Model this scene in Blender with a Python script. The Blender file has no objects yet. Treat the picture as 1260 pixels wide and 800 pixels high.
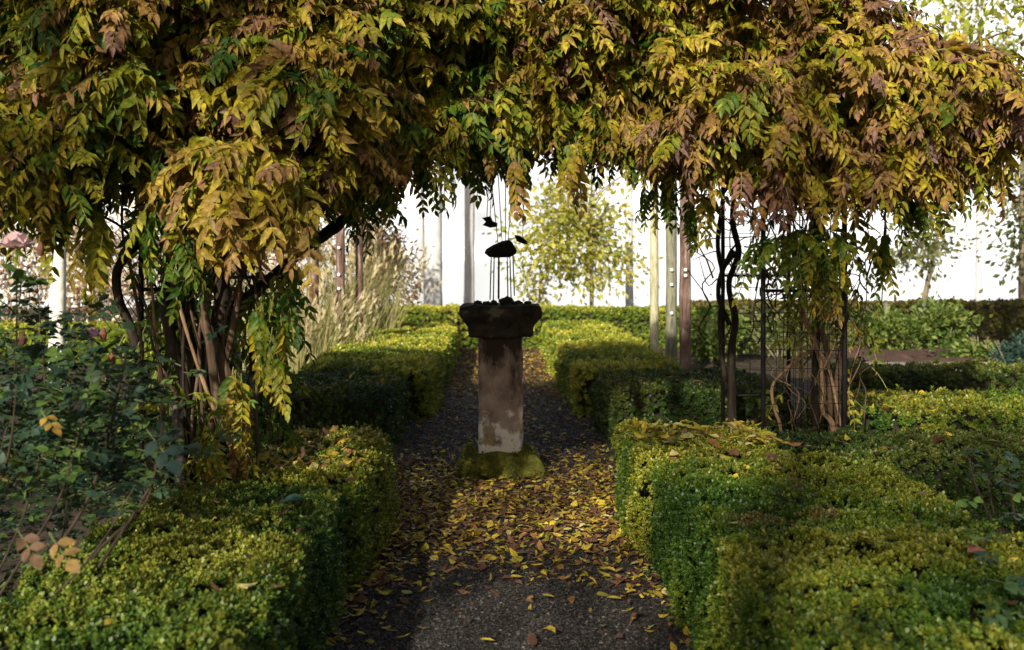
import bpy, math, random
import numpy as np
from mathutils import Vector

rng = np.random.default_rng(11)
random.seed(11)
scene = bpy.context.scene
COL = scene.collection
F, VX, HY, CAMZ = 1400.0, 612.0, 320.0, 1.5


def at(px, py, d):
    """a point of the garden seen at a photo pixel, d metres along the path"""
    return np.array([(px - VX) * d / F, d, CAMZ - (py - HY) * d / F])


# ------------------------------------------------------------------ mesh tools
class MB:
    def __init__(self):
        self.v, self.c, self.fl, self.fs, self.fm, self.n = [], [], [], [], [], 0

    def add(self, verts, faces, mat=0, col=None):
        verts = np.asarray(verts, dtype=np.float64).reshape(-1, 3)
        if not isinstance(faces, (list, tuple)):
            faces = [faces]
        for f in faces:
            f = np.asarray(f)
            if f.size == 0:
                continue
            self.fl.append((f + self.n).ravel())
            self.fs.append(np.full(len(f), f.shape[1]))
            self.fm.append(np.full(len(f), mat))
        self.v.append(verts)
        if col is None:
            col = np.ones((len(verts), 3)) * 0.5
        col = np.asarray(col, dtype=np.float64)
        if col.ndim == 1:
            col = np.tile(col, (len(verts), 1))
        self.c.append(col)
        self.n += len(verts)

    def inst(self, tpl, pos, rot, scale, col, mat=0):
        """copies of a leaf outline: pos (N,3), rot (N,3,3) columns = axes, scale (N,) or (N,3), col (N,3)"""
        V, faces = tpl
        N, nv = len(pos), len(V)
        if N == 0:
            return
        scale = np.asarray(scale)
        if scale.ndim == 1:
            scale = np.repeat(scale[:, None], 3, 1)
        loc = V[None] * scale[:, None, :]
        P = np.einsum('nij,nvj->nvi', rot, loc) + pos[:, None, :]
        off = (np.arange(N) * nv)[:, None, None]
        FF = [(f[None] + off).reshape(-1, f.shape[1]) for f in faces]
        self.add(P.reshape(-1, 3), FF, mat, np.repeat(col, nv, 0))

    def build(self, name, mats, parent=None, smooth=True):
        me = bpy.data.meshes.new(name)
        v = np.concatenate(self.v)
        fl = np.concatenate(self.fl).astype(np.int32)
        fs = np.concatenate(self.fs).astype(np.int32)
        fm = np.concatenate(self.fm).astype(np.int32)
        me.vertices.add(len(v))
        me.vertices.foreach_set('co', v.astype(np.float32).ravel())
        me.loops.add(len(fl))
        me.loops.foreach_set('vertex_index', fl)
        me.polygons.add(len(fs))
        st = np.zeros(len(fs), dtype=np.int32)
        st[1:] = np.cumsum(fs)[:-1]
        me.polygons.foreach_set('loop_start', st)
        me.polygons.foreach_set('material_index', fm)
        me.polygons.foreach_set('use_smooth', np.full(len(fs), smooth))
        a = me.attributes.new('Col', 'FLOAT_COLOR', 'POINT')
        c = np.concatenate(self.c)
        a.data.foreach_set('color', np.concatenate([c, np.ones((len(c), 1))], 1).astype(np.float32).ravel())
        for m in (mats if isinstance(mats, (list, tuple)) else [mats]):
            me.materials.append(m)
        me.update(calc_edges=True)
        me.validate()
        o = bpy.data.objects.new(name, me)
        COL.objects.link(o)
        if parent is not None:
            o.parent = parent
            o.matrix_parent_inverse = parent.matrix_world.inverted()
        return o


def empty(name, loc=(0, 0, 0)):
    o = bpy.data.objects.new(name, None)
    COL.objects.link(o)
    o.location = loc
    o.empty_display_size = 0.2
    bpy.context.view_layer.update()
    return o


def tag(o, label=None, cat=None, group=None, kind=None):
    if label: o['label'] = label
    if cat: o['category'] = cat
    if group: o['group'] = group
    if kind: o['kind'] = kind
    return o


def unit(a):
    return a / np.maximum(np.linalg.norm(a, axis=-1, keepdims=True), 1e-9)


def frames(y, z):
    """rotation matrices with local Y along y and local Z near z"""
    y = unit(y)
    x = unit(np.cross(y, z))
    z = np.cross(x, y)
    return np.stack([x, y, z], axis=-1)


def hash3(i, j, k, s):
    h = (i * 374761393 + j * 668265263 + k * 2147483647 + s * 1274126177) & 0xFFFFFFFF
    h = ((h ^ (h >> 13)) * 1274126177) & 0xFFFFFFFF
    return ((h ^ (h >> 16)) & 0xFFFF) / 65535.0


def noise(p, f=1.0, s=0):
    p = np.asarray(p) * f + 100.0
    i = np.floor(p).astype(np.int64)
    t = p - i
    t = t * t * (3 - 2 * t)
    r = 0
    for a in (0, 1):
        for b in (0, 1):
            for c in (0, 1):
                w = (t[:, 0] if a else 1 - t[:, 0]) * (t[:, 1] if b else 1 - t[:, 1]) * (t[:, 2] if c else 1 - t[:, 2])
                r = r + w * hash3(i[:, 0] + a, i[:, 1] + b, i[:, 2] + c, s)
    return r


def smooth_path(pts, n=24):
    """Catmull-Rom through pts (k,4): xyz + radius"""
    P = np.asarray(pts, dtype=float)
    P = np.vstack([2 * P[0] - P[1], P, 2 * P[-1] - P[-2]])
    out = []
    seg = len(P) - 3
    for u in np.linspace(0, seg - 1e-6, n):
        k = int(u)
        t = u - k
        a, b, c, d = P[k:k + 4]
        out.append(0.5 * (2 * b + (c - a) * t + (2 * a - 5 * b + 4 * c - d) * t * t + (3 * b - a - 3 * c + d) * t ** 3))
    out = np.array(out)
    out[:, 3] = np.maximum(out[:, 3], 0.001)
    return out


def tube(mb, pts, seg=8, n=24, mat=0, col=None, wob=0.0, smooth=True, seed=0):
    P = smooth_path(pts, n) if smooth else np.asarray(pts, dtype=float)
    n = len(P)
    T = unit(np.gradient(P[:, :3], axis=0))
    up = np.array([0.31, 0.87, 0.2])
    A = unit(np.cross(T, up))
    B = np.cross(T, A)
    an = np.linspace(0, 2 * np.pi, seg, endpoint=False)
    ring = np.cos(an)[None, :, None] * A[:, None] + np.sin(an)[None, :, None] * B[:, None]
    V = P[:, None, :3] + ring * P[:, None, 3:4]
    V = V.reshape(-1, 3)
    if wob:
        V = V + (ring.reshape(-1, 3)) * ((noise(V, 18, seed) - .5) * 2 * wob * np.repeat(P[:, 3], seg))[:, None]
    i = np.arange(n - 1)[:, None] * seg
    j = np.arange(seg)[None]
    k = (j + 1) % seg
    q = np.stack([i + j, i + k, i + seg + k, i + seg + j], -1).reshape(-1, 4)
    caps = [np.arange(seg)[::-1][None], (np.arange(seg) + (n - 1) * seg)[None]]
    mb.add(V, [q] + caps, mat, col)


def box(mb, lo, hi, mat=0, col=None):
    x0, y0, z0 = lo
    x1, y1, z1 = hi
    V = [(x0, y0, z0), (x1, y0, z0), (x1, y1, z0), (x0, y1, z0), (x0, y0, z1), (x1, y0, z1), (x1, y1, z1), (x0, y1, z1)]
    mb.add(V, np.array([[0, 3, 2, 1], [4, 5, 6, 7], [0, 1, 5, 4], [1, 2, 6, 5], [2, 3, 7, 6], [3, 0, 4, 7]]), mat, col)


# leaf outlines: length along +Y (0..1), width along X
def leaf_tpl(w=0.36, fold=0.10, droop=0.22, rows=((.18, .62), (.45, 1.0), (.75, .62))):
    V = [(0, 0, 0)]
    for y, k in rows:
        z = -droop * y * y
        h = w * 0.5 * k
        V += [(-h, y, z + fold * k), (0, y, z), (h, y, z + fold * k)]
    V.append((0, 1, -droop))
    tri = [[0, 2, 1], [0, 3, 2]]
    quad = []
    for r in range(len(rows) - 1):
        a = 1 + 3 * r
        quad += [[a, a + 1, a + 4, a + 3], [a + 1, a + 2, a + 5, a + 4]]
    a = 1 + 3 * (len(rows) - 1)
    t = len(V) - 1
    tri += [[a, a + 1, t], [a + 1, a + 2, t]]
    return np.array(V, float), [np.array(tri), np.array(quad)]


LEAF = leaf_tpl(.38, .10, .16, ((.2, .78), (.58, .9)))
LEAF_WIDE = leaf_tpl(.52, .12, .2, ((.2, .8), (.58, .85)))
LEAF_BROAD = leaf_tpl(0.68, 0.07, 0.18)
LEAF_LOW = (np.array([(0, 0, 0), (-.18, .45, .05), (0, 1, -.2), (.18, .45, .05)], float), [np.array([[0, 3, 2], [0, 2, 1]])])
LEAF_LOW2 = (np.array([(0, 0, 0), (-.27, .5, .05), (0, 1, -.12), (.27, .5, .05)], float), [np.array([[0, 3, 2], [0, 2, 1]])])


def sprig_tpl(n=7, seed=3):
    """a box sprig: pairs of small blunt leaves round a short twig along +Z"""
    r = np.random.default_rng(seed)
    V, Q = [], []
    for i in range(n):
        a = i * 2.4 + r.uniform(-.3, .3)
        h = 0.15 + 0.75 * i / n
        el = r.uniform(.25, .7) + 0.5 * i / n
        d = np.array([math.cos(a) * math.cos(el), math.sin(a) * math.cos(el), math.sin(el)])
        s = unit(np.cross(d, [0, 0, 1.0]))
        nrm = np.cross(s, d)
        L, W = 0.62, 0.20
        b = np.array([0, 0, h * 0.8])
        k = len(V)
        V += [b, b + d * L * .55 - s * W + nrm * .05, b + d * L, b + d * L * .55 + s * W + nrm * .05]
        Q.append([k, k + 3, k + 2, k + 1])
    return np.array(V, float), [np.array(Q)]


SPRIGS = [sprig_tpl(7, s) for s in (3, 4, 5)]

# ------------------------------------------------------------------ materials
def mat_new(name):
    m = bpy.data.materials.new(name)
    m.use_nodes = True
    nt = m.node_tree
    nt.nodes.clear()
    return m, nt, nt.nodes, nt.links


def leaf_mat(name, rough=0.5, spec=0.3, trans=0.3, vein=0.25, tw=1.25):
    m, nt, N, L = mat_new(name)
    out = N.new('ShaderNodeOutputMaterial')
    at_ = N.new('ShaderNodeAttribute'); at_.attribute_name = 'Col'
    tc = N.new('ShaderNodeTexCoord')
    nz = N.new('ShaderNodeTexNoise'); nz.inputs['Scale'].default_value = 55; nz.inputs['Detail'].default_value = 3
    L.new(tc.outputs['Object'], nz.inputs['Vector'])
    mr = N.new('ShaderNodeMapRange')
    mr.inputs[1].default_value = .3; mr.inputs[2].default_value = .7
    mr.inputs[3].default_value = 1 - vein; mr.inputs[4].default_value = 1 + vein
    L.new(nz.outputs['Fac'], mr.inputs[0])
    mul = N.new('ShaderNodeVectorMath'); mul.operation = 'SCALE'
    L.new(at_.outputs['Color'], mul.inputs[0]); L.new(mr.outputs[0], mul.inputs['Scale'])
    p = N.new('ShaderNodeBsdfPrincipled')
    p.inputs['Roughness'].default_value = rough
    p.inputs['Specular IOR Level'].default_value = spec
    L.new(mul.outputs[0], p.inputs['Base Color'])
    tl = N.new('ShaderNodeBsdfTranslucent')
    sc = N.new('ShaderNodeVectorMath'); sc.operation = 'SCALE'; sc.inputs['Scale'].default_value = tw
    L.new(mul.outputs[0], sc.inputs[0]); L.new(sc.outputs[0], tl.inputs['Color'])
    mx = N.new('ShaderNodeMixShader'); mx.inputs[0].default_value = trans
    L.new(p.outputs[0], mx.inputs[1]); L.new(tl.outputs[0], mx.inputs[2])
    L.new(mx.outputs[0], out.inputs[0])
    return m


def rock_mat(name, c1, c2, scale=6, rough=.85, bump=.4, bscale=40, c3=None, fac3=.6, s3=14, dist=.02):
    m, nt, N, L = mat_new(name)
    out = N.new('ShaderNodeOutputMaterial')
    tc = N.new('ShaderNodeTexCoord')
    n1 = N.new('ShaderNodeTexNoise'); n1.inputs['Scale'].default_value = scale; n1.inputs['Detail'].default_value = 8; n1.inputs['Roughness'].default_value = .65
    L.new(tc.outputs['Object'], n1.inputs['Vector'])
    r1 = N.new('ShaderNodeValToRGB')
    r1.color_ramp.elements[0].position = .36; r1.color_ramp.elements[1].position = .66
    r1.color_ramp.elements[0].color = (*c1, 1); r1.color_ramp.elements[1].color = (*c2, 1)
    L.new(n1.outputs['Fac'], r1.inputs[0])
    col = r1.outputs[0]
    if c3 is not None:
        n3 = N.new('ShaderNodeTexNoise'); n3.inputs['Scale'].default_value = s3; n3.inputs['Detail'].default_value = 6
        L.new(tc.outputs['Object'], n3.inputs['Vector'])
        r3 = N.new('ShaderNodeValToRGB'); r3.color_ramp.elements[0].position = fac3; r3.color_ramp.elements[1].position = fac3 + .06
        L.new(n3.outputs['Fac'], r3.inputs[0])
        mx = N.new('ShaderNodeMix'); mx.data_type = 'RGBA'
        L.new(r3.outputs[0], mx.inputs[0]); L.new(col, mx.inputs[6]); mx.inputs[7].default_value = (*c3, 1)
        col = mx.outputs[2]
    p = N.new('ShaderNodeBsdfPrincipled'); p.inputs['Roughness'].default_value = rough
    p.inputs['Specular IOR Level'].default_value = .25
    L.new(col, p.inputs['Base Color'])
    nb = N.new('ShaderNodeTexNoise'); nb.inputs['Scale'].default_value = bscale; nb.inputs['Detail'].default_value = 6
    L.new(tc.outputs['Object'], nb.inputs['Vector'])
    bp = N.new('ShaderNodeBump'); bp.inputs['Strength'].default_value = bump; bp.inputs['Distance'].default_value = dist
    L.new(nb.outputs['Fac'], bp.inputs['Height']); L.new(bp.outputs[0], p.inputs['Normal'])
    L.new(p.outputs[0], out.inputs[0])
    return m


def bark_mat(name, c1, c2, sx=22, sz=2.2, c3=None):
    m = rock_mat(name, c1, c2, 1.0, .9, .7, 1.0, c3, .6, 1.0)
    N, L = m.node_tree.nodes, m.node_tree.links
    tc = next(n for n in N if n.type == 'TEX_COORD')
    mp = N.new('ShaderNodeMapping'); mp.inputs['Scale'].default_value = (sx, sx, sz)
    L.new(tc.outputs['Object'], mp.inputs['Vector'])
    for n in list(N):
        if n.type == 'TEX_NOISE':
            L.new(mp.outputs[0], n.inputs['Vector'])
    return m


M = {}
M['wisteria_leaf'] = leaf_mat('wisteria_leaf', .5, .22, .24, .55)
M['box_leaf'] = leaf_mat('box_leaf', .45, .35, .18, .2)
M['rose_leaf'] = leaf_mat('rose_leaf', .52, .2, .12, .3)
M['dry_leaf'] = leaf_mat('dry_leaf', .6, .25, .15, .35)
M['grass_blade'] = leaf_mat('grass_blade', .6, .2, .3, .15)
M['tree_leaf'] = leaf_mat('tree_leaf', .5, .3, .45, .15, 1.6)
M['hedge_twig'] = rock_mat('hedge_twig', (.008, .010, .004), (.03, .028, .012), 30)
M['vine_bark'] = bark_mat('vine_bark', (.035, .022, .014), (.15, .095, .06), 30, 4)
M['old_vine_bark'] = bark_mat('old_vine_bark', (.010, .008, .006), (.05, .034, .023), 30, 5)
M['pale_vine_bark'] = bark_mat('pale_vine_bark', (.12, .07, .04), (.34, .22, .12), 30, 5)
M['lichen_bark'] = bark_mat('lichen_bark', (.07, .055, .045), (.2, .17, .14), 24, 8, (.55, .53, .47))
M['iron'] = rock_mat('iron', (.006, .006, .006), (.016, .014, .013), 20, .55, .15, 90)
M['rose_stem'] = bark_mat('rose_stem', (.018, .014, .010), (.07, .048, .032), 40, 6)
M['green_stem'] = rock_mat('green_stem', (.05, .07, .02), (.10, .11, .035), 20)
M['stone_cap'] = rock_mat('stone_cap', (.012, .011, .009), (.06, .05, .038), 9, .95, 1.0, 26, (.13, .12, .09), .62, 9, .03)
M['rubble'] = rock_mat('rubble', (.01, .01, .008), (.05, .045, .035), 18, .95, .7, 40, (.05, .055, .015), .55, 16)
M['moss'] = rock_mat('moss', (.05, .06, .010), (.22, .21, .03), 16, .98, 1.0, 90, (.22, .20, .15), .66, 9)
M['slate'] = rock_mat('slate', (.012, .010, .009), (.035, .030, .027), 14, .8, .5, 50)
M['cord'] = rock_mat('cord', (.05, .05, .05), (.10, .10, .095), 30)
M['old_wood'] = bark_mat('old_wood', (.06, .035, .026), (.24, .15, .12), 30, 5, (.30, .26, .22))
M['grey_wood'] = bark_mat('grey_wood', (.08, .08, .055), (.30, .28, .20), 30, 5, (.16, .19, .07))
M['pale_wood'] = bark_mat('pale_wood', (.26, .25, .14), (.60, .54, .38), 30, 5, (.25, .28, .12))
M['porcelain'] = rock_mat('porcelain', (.75, .75, .72), (.8, .8, .78), 5, .3, .05, 40)
M['white_bark'] = bark_mat('white_bark', (.55, .52, .44), (.82, .80, .72), 5, 9, (.05, .04, .035))
M['hazed_bark'] = bark_mat('hazed_bark', (.42, .42, .42), (.60, .60, .59), 6, 2)  # bark paled to carry the glare and haze of distance
M['tree_bark'] = bark_mat('tree_bark', (.09, .07, .05), (.22, .18, .12), 20, 4)
M['soil'] = rock_mat('soil', (.02, .013, .008), (.075, .05, .03), 3.0, .95, .9, 24, (.055, .06, .018), .58, 1.1)
M['red_soil'] = rock_mat('red_soil', (.05, .026, .019), (.12, .066, .048), 8, .95, .9, 30)
M['sleeper'] = bark_mat('sleeper', (.11, .095, .085), (.2, .17, .15), 8, 20)
M['petal'] = leaf_mat('petal', .5, .2, .3, .1)


def stone_shaft_mat():
    """weathered brown sandstone: dark streaks denser towards the top, ochre algae and white lichen near the foot"""
    m, nt, N, L = mat_new('sandstone')
    out = N.new('ShaderNodeOutputMaterial')
    tc = N.new('ShaderNodeTexCoord')
    sep = N.new('ShaderNodeSeparateXYZ'); L.new(tc.outputs['Object'], sep.inputs[0])

    def nz(scale, det=7, sx=1, sz=1, off=0):
        mp = N.new('ShaderNodeMapping'); mp.inputs['Scale'].default_value = (sx, sx, sz); mp.inputs['Location'].default_value = (off, off, off)
        L.new(tc.outputs['Object'], mp.inputs[0])
        n = N.new('ShaderNodeTexNoise'); n.inputs['Scale'].default_value = scale; n.inputs['Detail'].default_value = det; n.inputs['Roughness'].default_value = .62
        L.new(mp.outputs[0], n.inputs['Vector'])
        return n.outputs['Fac']

    def ramp(sock, a, b, c0=(0, 0, 0), c1=(1, 1, 1)):
        r = N.new('ShaderNodeValToRGB'); e = r.color_ramp.elements
        e[0].position, e[1].position = a, b
        e[0].color, e[1].color = (*c0, 1), (*c1, 1)
        L.new(sock, r.inputs[0]); return r.outputs[0]

    def mix(f, a, b):
        mx = N.new('ShaderNodeMix'); mx.data_type = 'RGBA'
        L.new(f, mx.inputs[0])
        for s, i in ((a, 6), (b, 7)):
            if isinstance(s, tuple): mx.inputs[i].default_value = (*s, 1)
            else: L.new(s, mx.inputs[i])
        return mx.outputs[2]

    def math_(op, a, b):
        n = N.new('ShaderNodeMath'); n.operation = op
        for s, i in ((a, 0), (b, 1)):
            if isinstance(s, (int, float)): n.inputs[i].default_value = s
            else: L.new(s, n.inputs[i])
        return n.outputs[0]
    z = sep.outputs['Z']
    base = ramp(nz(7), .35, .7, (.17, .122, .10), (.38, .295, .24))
    dark_streak = math_('ADD', math_('MULTIPLY', nz(5, 6, 1.6, .5, 3), 1.4), math_('MULTIPLY', math_('SUBTRACT', z, .74), .8))  # dark vertical streaks, denser towards the top
    base = mix(ramp(dark_streak, .62, .86), base, (.035, .024, .020))
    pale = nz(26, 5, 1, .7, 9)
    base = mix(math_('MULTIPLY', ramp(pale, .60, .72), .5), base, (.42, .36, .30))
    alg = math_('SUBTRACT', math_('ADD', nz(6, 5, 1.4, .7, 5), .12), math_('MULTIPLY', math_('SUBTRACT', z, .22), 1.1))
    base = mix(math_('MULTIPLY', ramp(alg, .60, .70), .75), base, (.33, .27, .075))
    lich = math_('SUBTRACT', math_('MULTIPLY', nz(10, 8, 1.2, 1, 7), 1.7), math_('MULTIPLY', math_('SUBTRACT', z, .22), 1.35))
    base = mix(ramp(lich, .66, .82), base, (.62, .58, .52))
    p = N.new('ShaderNodeBsdfPrincipled'); p.inputs['Roughness'].default_value = .9; p.inputs['Specular IOR Level'].default_value = .2
    L.new(base, p.inputs['Base Color'])
    bp = N.new('ShaderNodeBump'); bp.inputs['Strength'].default_value = .7; bp.inputs['Distance'].default_value = .012
    L.new(nz(45), bp.inputs['Height']); L.new(bp.outputs[0], p.inputs['Normal'])
    L.new(p.outputs[0], out.inputs[0])
    return m


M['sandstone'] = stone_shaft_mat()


def gravel_mat():
    m, nt, N, L = mat_new('gravel')
    out = N.new('ShaderNodeOutputMaterial')
    tc = N.new('ShaderNodeTexCoord')
    vo = N.new('ShaderNodeTexVoronoi'); vo.inputs['Scale'].default_value = 75
    L.new(tc.outputs['Object'], vo.inputs['Vector'])
    r = N.new('ShaderNodeValToRGB'); e = r.color_ramp.elements
    e[0].color = (.009, .0075, .006, 1); e[1].color = (.12, .10, .075, 1); e[1].position = 1
    k = r.color_ramp.elements.new(.6); k.color = (.037, .030, .022, 1)
    sp = N.new('ShaderNodeSeparateColor'); L.new(vo.outputs['Color'], sp.inputs[0]); L.new(sp.outputs[0], r.inputs[0])
    n = N.new('ShaderNodeTexNoise'); n.inputs['Scale'].default_value = 2.2; n.inputs['Detail'].default_value = 5
    L.new(tc.outputs['Object'], n.inputs['Vector'])
    mx = N.new('ShaderNodeMix'); mx.data_type = 'RGBA'
    rr = N.new('ShaderNodeValToRGB'); rr.color_ramp.elements[0].position = .45; rr.color_ramp.elements[1].position = .7
    L.new(n.outputs['Fac'], rr.inputs[0]); L.new(rr.outputs[0], mx.inputs[0])
    L.new(r.outputs[0], mx.inputs[6]); mx.inputs[7].default_value = (.03, .02, .014, 1)
    p = N.new('ShaderNodeBsdfPrincipled'); p.inputs['Roughness'].default_value = .8
    L.new(mx.outputs[2], p.inputs['Base Color'])
    bp = N.new('ShaderNodeBump'); bp.invert = True; bp.inputs['Strength'].default_value = 1; bp.inputs['Distance'].default_value = .01
    L.new(vo.outputs['Distance'], bp.inputs['Height']); L.new(bp.outputs[0], p.inputs['Normal'])
    L.new(p.outputs[0], out.inputs[0])
    return m


M['gravel'] = gravel_mat()


def pebble_mat():
    m, nt, N, L = mat_new('pebble')
    out = N.new('ShaderNodeOutputMaterial')
    a = N.new('ShaderNodeAttribute'); a.attribute_name = 'Col'
    p = N.new('ShaderNodeBsdfPrincipled'); p.inputs['Roughness'].default_value = .65
    L.new(a.outputs['Color'], p.inputs['Base Color']); L.new(p.outputs[0], out.inputs[0])
    return m


M['pebble'] = pebble_mat()


def water_mat():
    m, nt, N, L = mat_new('lake_water')
    out = N.new('ShaderNodeOutputMaterial')
    p = N.new('ShaderNodeBsdfPrincipled'); p.inputs['Base Color'].default_value = (.35, .38, .38, 1); p.inputs['Roughness'].default_value = .12
    tc = N.new('ShaderNodeTexCoord')
    n = N.new('ShaderNodeTexNoise'); n.inputs['Scale'].default_value = .8; n.inputs['Detail'].default_value = 4
    L.new(tc.outputs['Object'], n.inputs['Vector'])
    bp = N.new('ShaderNodeBump'); bp.inputs['Strength'].default_value = .15; bp.inputs['Distance'].default_value = .05
    L.new(n.outputs['Fac'], bp.inputs['Height']); L.new(bp.outputs[0], p.inputs['Normal'])
    L.new(p.outputs[0], out.inputs[0])
    return m


M['water'] = water_mat()

# ------------------------------------------------------------------ the setting
def sheet(name, x0, x1, y0, y1, z, m, nx=1, ny=1):
    mb = MB()
    xs, ys = np.linspace(x0, x1, nx + 1), np.linspace(y0, y1, ny + 1)
    X, Y = np.meshgrid(xs, ys)
    V = np.stack([X.ravel(), Y.ravel(), np.full(X.size, z)], 1)
    i = np.arange(ny)[:, None] * (nx + 1) + np.arange(nx)[None]
    mb.add(V, np.stack([i, i + 1, i + nx + 2, i + nx + 1], -1).reshape(-1, 4))
    return mb.build(name, m, smooth=False)


tag(sheet('ground', -900, 900, -60, 1500, 0, M['soil']), 'dark garden soil with patches of moss and grass', 'ground', kind='structure')
tag(sheet('water', -900, 900, 36, 1500, .004, M['water']), 'bright white lake beyond the last hedge', 'lake', kind='structure')
path = sheet('path', -.86, .98, -2, 19.2, .008, M['gravel'])
tag(path, 'dark gravel garden path running straight between hedges', 'path', kind='structure')

# loose gravel on the path
oct_v = np.array([(1, 0, 0), (-1, 0, 0), (0, 1, 0), (0, -1, 0), (0, 0, .7), (0, 0, -.7)], float)
oct_f = [np.array([[0, 2, 4], [2, 1, 4], [1, 3, 4], [3, 0, 4], [2, 0, 5], [1, 2, 5], [3, 1, 5], [0, 3, 5]])]


def rand_rot(n, tilt=1.0):
    a = rng.uniform(0, 2 * np.pi, n)
    y = np.stack([np.cos(a), np.sin(a), rng.normal(0, .25 * tilt, n)], 1)
    z = np.stack([rng.normal(0, .35 * tilt, n), rng.normal(0, .35 * tilt, n), np.ones(n)], 1)
    return frames(y, z)


mb = MB()
n = 52000
yy = 3.6 + rng.beta(1, 2.2, n) * 9.5
xx = rng.uniform(-.84, .95, n)
g = np.clip(rng.lognormal(-4.0, .85, n), .004, .25)
gc = np.stack([g, g * rng.uniform(.78, .92, n), g * rng.uniform(.58, .82, n)], 1)
mb.inst((oct_v, oct_f), np.stack([xx, yy, np.full(n, .011)], 1), rand_rot(n), rng.uniform(.005, .012, n)[:, None] * np.stack([np.ones(n), rng.uniform(.6, 1, n), rng.uniform(.5, .9, n)], 1), gc)
tag(mb.build('gravel', M['pebble'], smooth=False), 'loose dark grey gravel chips scattered over the path', 'gravel', kind='stuff')

# ------------------------------------------------------------------ hedges
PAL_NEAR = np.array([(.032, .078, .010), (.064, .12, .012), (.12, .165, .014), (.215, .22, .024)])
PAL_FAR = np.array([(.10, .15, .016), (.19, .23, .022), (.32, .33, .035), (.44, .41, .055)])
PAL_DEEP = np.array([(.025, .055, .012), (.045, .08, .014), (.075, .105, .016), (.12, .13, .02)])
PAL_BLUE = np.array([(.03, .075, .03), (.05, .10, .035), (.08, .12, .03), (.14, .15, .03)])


def hedge(x0, x1, y0, y1, h, label, pal=PAL_NEAR, dens=1800, s=.034, amp=.044, faces='tfslr', seed=0, h1=None, group='clipped box hedges along the garden path', patch=0.0):
    """one clipped hedge: a twiggy dark core with box sprigs standing out of every face that is kept"""
    r = np.random.default_rng(100 + seed)
    lo, hi = np.array([x0, y0, 0.0]), np.array([x1, y1, h])
    rad = .05
    P, Nn = [], []

    def face(k, area, fn, nrm):
        n_ = int(area * dens)
        if n_ <= 0: return
        P.append(fn(r.uniform(0, 1, n_), r.uniform(0, 1, n_))); Nn.append(np.tile(nrm, (n_, 1)))
    dx, dy = x1 - x0, y1 - y0
    face('t', dx * dy, lambda a, b: np.stack([x0 + a * dx, y0 + b * dy, 0 * a + h], 1), (0, 0, 1.))
    face('f', dx * h, lambda a, b: np.stack([x0 + a * dx, 0 * a + y0, b * h], 1), (0, -1., 0))
    face('b', dx * h * .5, lambda a, b: np.stack([x0 + a * dx, 0 * a + y1, b * h], 1), (0, 1., 0))
    face('l', dy * h, lambda a, b: np.stack([0 * a + x0, y0 + a * dy, b * h], 1), (-1., 0, 0))
    face('r', dy * h, lambda a, b: np.stack([0 * a + x1, y0 + a * dy, b * h], 1), (1., 0, 0))
    p, nn = np.concatenate(P), np.concatenate(Nn)
    q = np.clip(p, lo + [rad, rad, -1], hi - rad)
    dd = p - q
    nrm = unit(dd)
    p = q + nrm * rad
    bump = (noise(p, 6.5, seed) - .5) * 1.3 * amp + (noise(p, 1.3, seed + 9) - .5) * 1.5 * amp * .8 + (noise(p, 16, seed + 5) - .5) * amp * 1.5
    thin = (noise(p, 9, seed + 21) > (.22 if dens > 2000 else .08)) | (r.random(len(p)) < .25)
    p, nrm, bump = p[thin], nrm[thin], bump[thin]
    shoot = (r.random(len(p)) < .03) * r.uniform(.01, .05, len(p))
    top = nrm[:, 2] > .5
    p = p + nrm * (bump + shoot)[:, None]
    axis = unit(nrm * 1.0 + np.array([0, 0, .35]) + r.normal(0, .45, p.shape))
    R = frames(unit(np.cross(axis, r.normal(0, 1, p.shape))), axis)
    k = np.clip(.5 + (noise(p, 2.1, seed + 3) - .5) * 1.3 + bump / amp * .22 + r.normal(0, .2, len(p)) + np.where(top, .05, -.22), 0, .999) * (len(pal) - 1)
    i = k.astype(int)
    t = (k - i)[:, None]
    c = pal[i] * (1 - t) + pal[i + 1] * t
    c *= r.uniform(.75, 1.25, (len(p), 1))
    if patch:
        w = np.clip((noise(p, 3.2, seed + 31) - (1 - patch)) * 8, 0, .8)[:, None] * top[:, None]
        c = c * (1 - w) + np.array([.22, .13, .055]) * w
    mb = MB()
    kk = r.integers(0, 3, len(p))
    sc = s * r.uniform(.75, 1.3, len(p))
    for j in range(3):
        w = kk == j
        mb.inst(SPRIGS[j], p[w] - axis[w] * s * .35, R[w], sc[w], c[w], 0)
    # twiggy core
    nx, ny = max(2, int(dx / .12)), max(2, int(dy / .12))
    ins = .045
    xs, ys = np.linspace(x0 + ins, x1 - ins, nx + 1), np.linspace(y0 + ins, y1 - ins, ny + 1)
    X, Y = np.meshgrid(xs, ys)
    V = np.stack([X.ravel(), Y.ravel(), np.full(X.size, h - ins)], 1)
    V[:, 2] += (noise(V, 5.5, seed) - .5) * amp
    a = np.arange(ny)[:, None] * (nx + 1) + np.arange(nx)[None]
    mb.add(V, np.stack([a, a + 1, a + nx + 2, a + nx + 1], -1).reshape(-1, 4), 1)
    e = [list(range(0, nx + 1)), list(range(nx, (ny + 1) * (nx + 1), nx + 1)), list(range((ny + 1) * (nx + 1) - 1, ny * (nx + 1) - 1, -1)), list(range(ny * (nx + 1), -1, -(nx + 1)))]
    for ed in e:
        up = V[ed]; dn = up.copy(); dn[:, 2] = 0
        m_ = len(ed)
        j = np.arange(m_ - 1)
        mb.add(np.vstack([up, dn]), np.stack([j, j + m_, j + m_ + 1, j + 1], -1), 1)
    o = mb.build('box_hedge', [M['box_leaf'], M['hedge_twig']])
    return tag(o, label, 'hedge', group)


def pal_mix(a, b, t):
    return a * (1 - t) + b * t


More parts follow.
